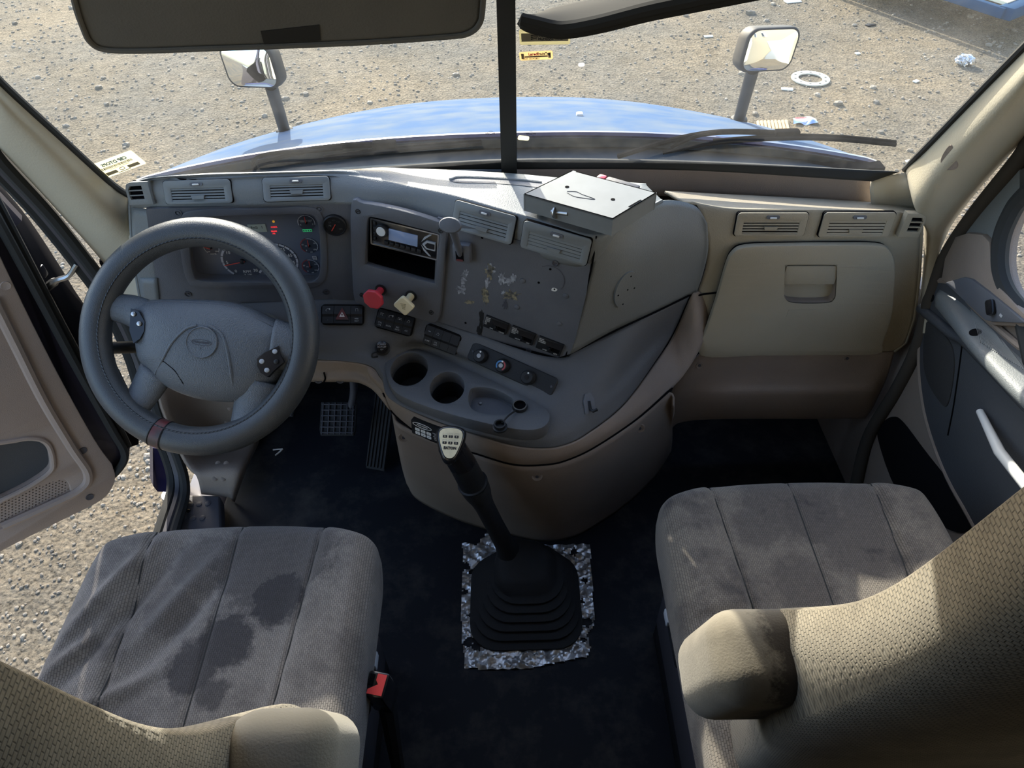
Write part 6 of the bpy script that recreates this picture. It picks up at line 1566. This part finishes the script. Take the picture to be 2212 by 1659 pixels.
# window frame above the panel
b = B(); b.tube([(top_f[-1][0], .75, -.045), (top_f[-1][0]-.05, 1.0, -.045), (top_f[-1][0]-.30, 1.35, -.045), (-1.05, 1.42, -.045)], .028, 8); b.build('window_frame', 'sill_black', door)
# dark hinge side of the door and check strap
hs = [P(0, 398, x=-1.16), P(60, 470, x=-1.14), P(120, 560, x=-1.12), P(160, 625, x=-1.11), P(200, 690, x=-1.10), P(290, 870, x=-1.10), P(300, 960, x=-1.11)]
hs2 = [DMx @ V((*d2(*q), -.02)) for q in ((-40, 390), (30, 500), (100, 640), (150, 740), (190, 800), (262, 930), (284, 975))]
o, _ = shell('hinge_face', surf([[hs, hs2]], 5, 3), 'black_matt', door, .01)
b = B(); b.tube(cr([P(100, 622, x=-1.10), P(122, 606, x=-1.06), P(148, 596, x=-1.03), P(166, 570, x=-1.0)], 5), [.010]*5+[.007]*5+[.006]*6, 8); b.build('check_strap', 'steel', door, world=True)
b = B(); b.box(tuple(P(84, 590, x=-1.11)), (.02, .035, .03), .004); b.build('strap_bracket', 'black_gloss', door, world=True)
# ------------------------------------------------------------------ passenger door, shut
XR = .965
RPl = Plane(V((XR, 0, 0)), V((XR, 1, 0)), V((XR, 0, 1)))
RMx = Matrix(((0, 0, -1, XR), (-1, 0, 0, 0), (0, 1, 0, 0), (0, 0, 0, 1))); RMi = RMx.inverted()
def r2(u, v): q = RMi @ RPl.hit(u, v); return (q.x, q.y)
rdo = bpy.data.objects.new('door_2', None); COL.objects.link(rdo); rdo.matrix_world = RMx; rdo['kind'] = 'structure'; rdo['label'] = 'closed passenger door with dark inset and armrest'
body = [r2(*q) for q in ((1830, 1100), (1862, 960), (1925, 850), (1975, 760), (2005, 650), (2040, 560), (2085, 500))]
x_r = .45
wl = r2(2166, 590)
glass_open = [r2(*q) for q in ((2158, 560), (2165, 600), (2180, 632), (2212, 668))] 
op = cr2([r2(*q) for q in ((2212, 672), (2182, 635), (2166, 595), (2163, 550), (2172, 500), (2195, 450), (2212, 428))], 4)
op = op + [(op[-1][0]+.10, op[-1][1]+.28), (.55, op[-1][1]+.42), (.62, op[0][1]-.10), (op[0][0]+.15, op[0][1]-.09)]
outr = [(q[0], q[1]) for q in body] + [r2(2130, 440), r2(2212, 335), (op[-5][0]-.03, op[-5][1]+.37), (.62, 1.62), (.75, .0)] 
ymin = -.05
outr = [(body[0][0], ymin)] + outr[:-1] + [(.75, ymin)]
plate('door_panel', [outr, op], -.03, .0, 'tan_shaded', rdo)
b = B(); b.tube([(q[0], q[1], .004) for q in op], .016, 8, closed=True); b.build('window_seal', 'seal', rdo)
b = B(); b.add([(q[0], q[1], -.02) for q in op], [tuple(range(len(op)))]); b.build('pane', 'lens', rdo, smooth=0)
# dark trim of the window frame
ft = [r2(*q) for q in ((2080, 512), (2110, 460), (2160, 395), (2212, 335))]; ft2 = [r2(*q) for q in ((2212, 420), (2190, 448), (2168, 495), (2155, 540))]
plate('frame_trim', [list(reversed(ft+ft2))], -.002, .008, 'dash_grey', rdo)
tbk = [r2(*q) for q in ((2055, 600), (2062, 560), (2084, 516), (2110, 508), (2140, 512), (2154, 526), (2158, 580), (2174, 622), (2212, 664), (2250, 700), (2165, 696), (2110, 645), (2075, 612))]
plate('upper_trim', [tbk], -.002, .020, 'tan_shaded', rdo, bev=.006)
# inset
ins_px = [(2000, 660), (2004, 630), (2022, 610), (2045, 606), (2075, 618), (2105, 655), (2160, 706), (2212, 750), (2290, 810), (2290, 1200), (2150, 1180), (2090, 1095), (2045, 1010), (2010, 910), (1995, 820), (1994, 740)]
inset = cr2([r2(*q) for q in ins_px], 4, True)
plate('inset', [inset], -.002, .010, 'door_blue_grey', rdo, bev=.004)
b = B(); b.tube([(*q, .006) for q in inset], .007, 8, closed=True); b.build('inset_rim', 'tan_shaded', rdo)
spk = cr2([r2(*q) for q in ((2010, 705), (2022, 700), (2060, 735), (2072, 775), (2068, 830), (2058, 872), (2046, 872), (2018, 830), (2006, 780))], 4, True)
plate('speaker_cover', [spk], .009, .0125, 'pad_black', rdo, bev=.001)
b = B(); b.tube([(*q, .011) for q in cr2([r2(*q) for q in ((2000, 665), (2030, 690), (2070, 722), (2095, 735), (2150, 790), (2212, 855), (2270, 915))], 5)], .012, 10); b.build('armrest_edge', 'door_blue_grey', rdo)
b = B(); b.tube([(*q, .0105) for q in cr2([r2(*q) for q in ((2090, 738), (2082, 800), (2070, 880), (2058, 940))], 5)], .0018, 6); b.build('inset_seam', 'void', rdo)
# padded, finely ribbed arm rest
a_ = [(r2(*q)) for q in ((2040, 622), (2090, 655), (2150, 712), (2212, 768), (2290, 835), (2420, 945), (2470, 985))]; c_ = [(r2(*q)) for q in ((2035, 668), (2080, 708), (2140, 765), (2212, 835), (2290, 905), (2420, 1020), (2465, 1055))]
g = [[RMx @ V((*p_, .008)) for p_ in a_], [RMx @ V((*(V(p_).lerp(V(q_), .35)), k)) for p_, q_, k in zip(a_, c_, (.018, .032, .045, .052, .055, .05, .012))], [RMx @ V((*(V(p_).lerp(V(q_), .8)), k)) for p_, q_, k in zip(a_, c_, (.018, .032, .045, .052, .055, .05, .012))], [RMx @ V((*q_, .010)) for q_ in c_]]
o, am_ = shell('arm_rest', surf([g], 8, 8), 'dash_grey', rdo, .006)
AR = Bvh([am_])
for k in range(26):
    f_ = k/26
    try:
        p0 = AR.hit(2098+f_*70, 668+f_*70, .0006); p1 = AR.hit(2118+f_*100, 740+f_*62, .0006); pm_ = AR.hit((2098+f_*70+2118+f_*100)/2, (668+f_*70+740+f_*62)/2, .0006)
        b = B(); b.tube(cr([p0, pm_, p1], 4), .0013, 5); b.build('rib', 'dash_grey', rdo, world=True)
    except Exception: pass
for (u, v, r_) in ((2022, 642, .010), (2107, 718, .011)):
    q = AR.hit(u, v) if u > 2050 else RMx @ V((*r2(u, v), .0112)); nq = (AR.last if AR.last.dot(CAM-q) > 0 else -AR.last) if u > 2050 else V((-1, 0, 0)); b = B(); b.lathe([(r_, -.004), (r_, .0012)], 20, frame_dir(q, nq, V((0, 1, 0)))); b.build('screw_hole', 'black_matt', rdo, world=True)
# switch plate
sw = [r2(*q) for q in ((2070, 611), (2108, 600), (2125, 604), (2160, 630), (2212, 672), (2240, 695), (2170, 692), (2155, 688))]
plate('switch_plate', [sw], .0, .026, 'panel_grey', rdo, bev=.002)
q = r2(2174, 663); b = B(); b.box((q[0], q[1], .031), (.032, .018, .014), .006, M=T3(q[0], q[1], 0) @ rotz(math.radians(-38)) @ T3(-q[0], -q[1], 0)); b.build('window_switch', 'black_gloss', rdo)
q = r2(2192, 681); b = B(); b.box((q[0], q[1], .0265), (.008, .005, .001)); b.build('switch_mark', 'grey_print', rdo)
# map pocket and pull handle
mp = cr2([r2(*q) for q in ((1898, 945), (1908, 915), (1930, 900), (1952, 912), (2000, 975), (2060, 1050), (2112, 1112), (2100, 1140), (2070, 1150), (2010, 1120), (1940, 1060))], 4, True)
plate('map_pocket', [mp], -.001, .003, 'black_matt', rdo)
p0, p1 = RMx @ V((*r2(2138, 888), .02)), RMx @ V((*r2(2300, 1075), .05))
b = B(); b.tube([p0, p0.lerp(p1, .5)+V((-.012, 0, 0)), p1], [.007, .010, .010], 10); b.build('pull_handle', 'white_metal', rdo, world=True)
# ------------------------------------------------------------------ blue side step below the door
fs = [P(330, 968, x=-1.06), P(378, 972, x=-1.02), P(388, 1056, x=-1.02), P(378, 1063, x=-1.03), P(340, 1062, x=-1.06), P(331, 1050, x=-1.06)]
stp = thing('side_fairing', 'dark blue body panel below the door sill', 'body panel', tuple(fs[3]))
b = B(); b.slab(fs, (-.02, .03, 0)); b.build('panel', 'paint_navy', stp, world=True, smooth=0)
b = B(); b.tube([P(372, 1068, x=-1.04), P(384, 1130, x=-1.06)], .03, 14); b.build('tank_edge', 'steel', stp, world=True)
# ------------------------------------------------------------------ things lying in the yard
def gnd(u, v, z=GZ): return P(u, v, z=z)
q = gnd(1750, 172); t = thing('hub_gasket', 'white ring gasket with bolt holes lying on the dirt', 'gasket', (q.x, q.y, GZ))
r_ = .185
plate('ring', [circ(r_, 40), circ(r_*.64, 36)]+[circ(r_*.085, 12, r_*.82*math.cos(2*math.pi*k/10), r_*.82*math.sin(2*math.pi*k/10)) for k in range(10)], .004, .018, 'plastic_white', t, bev=.002)
q = gnd(2080, 140); t = thing('foil_ball', 'crumpled silver foil ball on the dirt near the right pillar', 'foil ball', (q.x, q.y, GZ))
bm_ = bmesh.new(); bmesh.ops.create_icosphere(bm_, subdivisions=4, radius=.085); rg = random.Random(9)
for v_ in bm_.verts:
    d_ = v_.co.normalized(); k = .75+.16*math.sin(d_.x*9+d_.y*7)*math.cos(d_.z*8)+.14*rg.random(); v_.co = V((d_.x*.105*k, d_.y*.075*k, d_.z*.062*k+.05))
b = B(); b.bm(bm_); b.build('foil', 'foil', t, smooth=0)
q = gnd(1735, 264); t = thing('snack_bag', 'white and blue crumpled snack bag with red print on the dirt', 'wrapper', (q.x, q.y, GZ))
gx = [[V((-.11+.055*i+.01*j, -.06+.04*j, .012+.014*math.sin(i*2.1+j)+.008*((i*j) % 2))) for i in range(5)] for j in range(4)]
vv, ff = gridmesh(surf([gx], 4, 4)); b = B(); b.add(vv, [f for k, f in enumerate(ff) if k % 16 >= 0 and k//16 >= 6]); b.build('white_half', 'white_paper', t)
b = B(); b.add([v_+V((0, 0, .0005)) for v_ in vv], [f for k, f in enumerate(ff) if k//16 < 6]); b.build('blue_half', 'paper_blue', t)
b = B(); b.box((-.02, .025, .03), (.10, .018, .003)); b.build('red_print', 'red_print', t)
q = gnd(1672, 272); t = thing('cardboard_piece', 'torn brown corrugated cardboard beside the snack bag', 'cardboard', (q.x, q.y, GZ))
for k in range(9):
    b = B(); b.tube([(-.16+.032*k, -.10, .01), (-.13+.032*k, .07, .012)], .014, 6); b.build('flute', 'cardboard', t)
def litter(u, v, sx, sy, material, lb, nm='paper_scrap', cat='litter', rot=0.3):
    q = gnd(u, v); o_ = B(); o_.box((0, 0, .008), (sx, sy, .012), .003, M=rotz(rot)); o = o_.build(nm, material, None)
    o.location = (q.x, q.y, GZ); tag(o, lb, cat)
litter(1700, 194, .11, .05, 'white_paper', 'flat white scrap on the dirt left of the ring gasket', rot=-.2)
litter(1530, 80, .10, .04, 'white_paper', 'pale stick-like scrap left of the right mirror', rot=.1)
litter(1712, 4, .20, .10, 'white_paper', 'white scrap at the very top edge above the right mirror', rot=.2)
litter(1880, 55, .12, .06, 'black_plastic', 'small black rubber chunk on the dirt above the ring gasket', nm='rubber_chunk', cat='debris', rot=.4)
litter(1978, 177, .06, .04, 'white_paper', 'small white flake right of the ring gasket', rot=.6)
litter(1852, 117, .05, .04, 'white_paper', 'white curl of plastic up and right of the ring gasket', rot=.2)
litter(1962, 350, .05, .03, 'white_paper', 'little pale chip on the dirt by the right wiper tip', rot=.2)
def rock(u, v, r_, lb):
    q = gnd(u, v); vs_, fs_ = base[(u+v) % 8]; o_ = B(); o_.add(vs_, fs_, Matrix.Diagonal((r_, r_*.8, r_, 1))); o = o_.build('stone', 'pebble', None, smooth=0); o.location = (q.x, q.y, GZ); tag(o, lb, 'stone')
rock(1810, 226, .06, 'pale stone on the brown stained dirt below the ring gasket')
rock(985, 163, .05, 'small dark stone left of the windscreen post')
rock(1620, 30, .07, 'grey stone at the top edge above the right mirror')
rock(214, 190, .05, 'small dark stone far left beyond the left mirror')
# blue trailer whose corner shows top right
q = P(2166, 38, z=GZ+.32); t = thing('blue_trailer', 'corner of a blue framed trailer with a cream panel, top right', 'trailer', (q.x, q.y, GZ))
e1_ = V((-.42, .91, 0)).normalized(); e2_ = V((.82, .57, 0)).normalized()
def tb(name, a, c, wd, ht, z, material):
    dv = (c-a); Mq = frame_dir((a+c)/2+V((0, 0, z)), V((0, 0, 1)), dv.normalized()); b = B(); b.box((0, 0, 0), (dv.length, wd, ht), .01, M=Mq); b.build(name, material, t)
O_ = V((0, 0, 0))
tb('front_beam', O_, e1_*3.0, .07, .10, .36, 'trailer_blue'); tb('side_beam', O_, e2_*3.0, .16, .12, .36, 'trailer_blue')
b = B(); b.slab([(e1_*.06+e2_*.10)+V((0, 0, .40)), e1_*3+e2_*.10+V((0, 0, .40)), e1_*3+e2_*2.6+V((0, 0, .40)), e1_*.06+e2_*2.6+V((0, 0, .40))], (0, 0, .03)); b.build('deck', 'cream', t, smooth=0)
tb('post', e1_*1.2+e2_*1.2, e1_*1.2+e2_*1.3, .10, .38, .19, 'trailer_blue'); tb('post', e2_*2.8, e2_*2.9, .10, .38, .19, 'trailer_blue'); tb('post', e1_*2.8, e1_*2.9, .10, .38, .19, 'trailer_blue')
# pale building behind the truck on the right, the one the mirror shows
t = thing('pale_building', 'cream stucco building with a wide door, reflected in the right bonnet mirror', 'building', (9, -9, GZ))
b = B(); b.box((3, 0, 3.2), (6, 16, 6.4), .02); b.build('wall', 'stucco', t)
b = B(); b.box((-.04, 2.0, 1.7), (.12, 4.2, 3.4), .02); b.build('roller_door', 'door_white', t)
for k in range(3):
    b = B(); b.box((-.03, -5+4.4*k, 4.9), (.1, 1.2, 1.2)); w_ = b.build('window', 'door_white', t); b = B(); b.box((-.09, -5+4.4*k, 4.9), (.02, 1.0, 1.0)); b.build('pane', 'screen_blue' if False else 'black_gloss', w_)
# sleeper compartment behind the seats
b = B(); b.box((0, -1.75, 1.05), (2.05, .05, 2.2), .01); st(b.build('wall_back', 'sleeper_dark'))
for s_, nm in ((-1, 'wall_left_rear'), (1, 'wall_right_rear')):
    b = B(); b.box((s_*1.0, -1.3, 1.05), (.05, .9, 2.2), .01); st(b.build(nm, 'sleeper_dark'))
b = B(); b.box((0, -1.3, 2.13), (2.05, .95, .05), .01); st(b.build('ceiling_rear', 'sleeper_dark'))
b = B(); b.box((0, -1.2, -.03), (2.0, 1.1, .06)); st(b.build('floor_rear', 'floor_mat'))
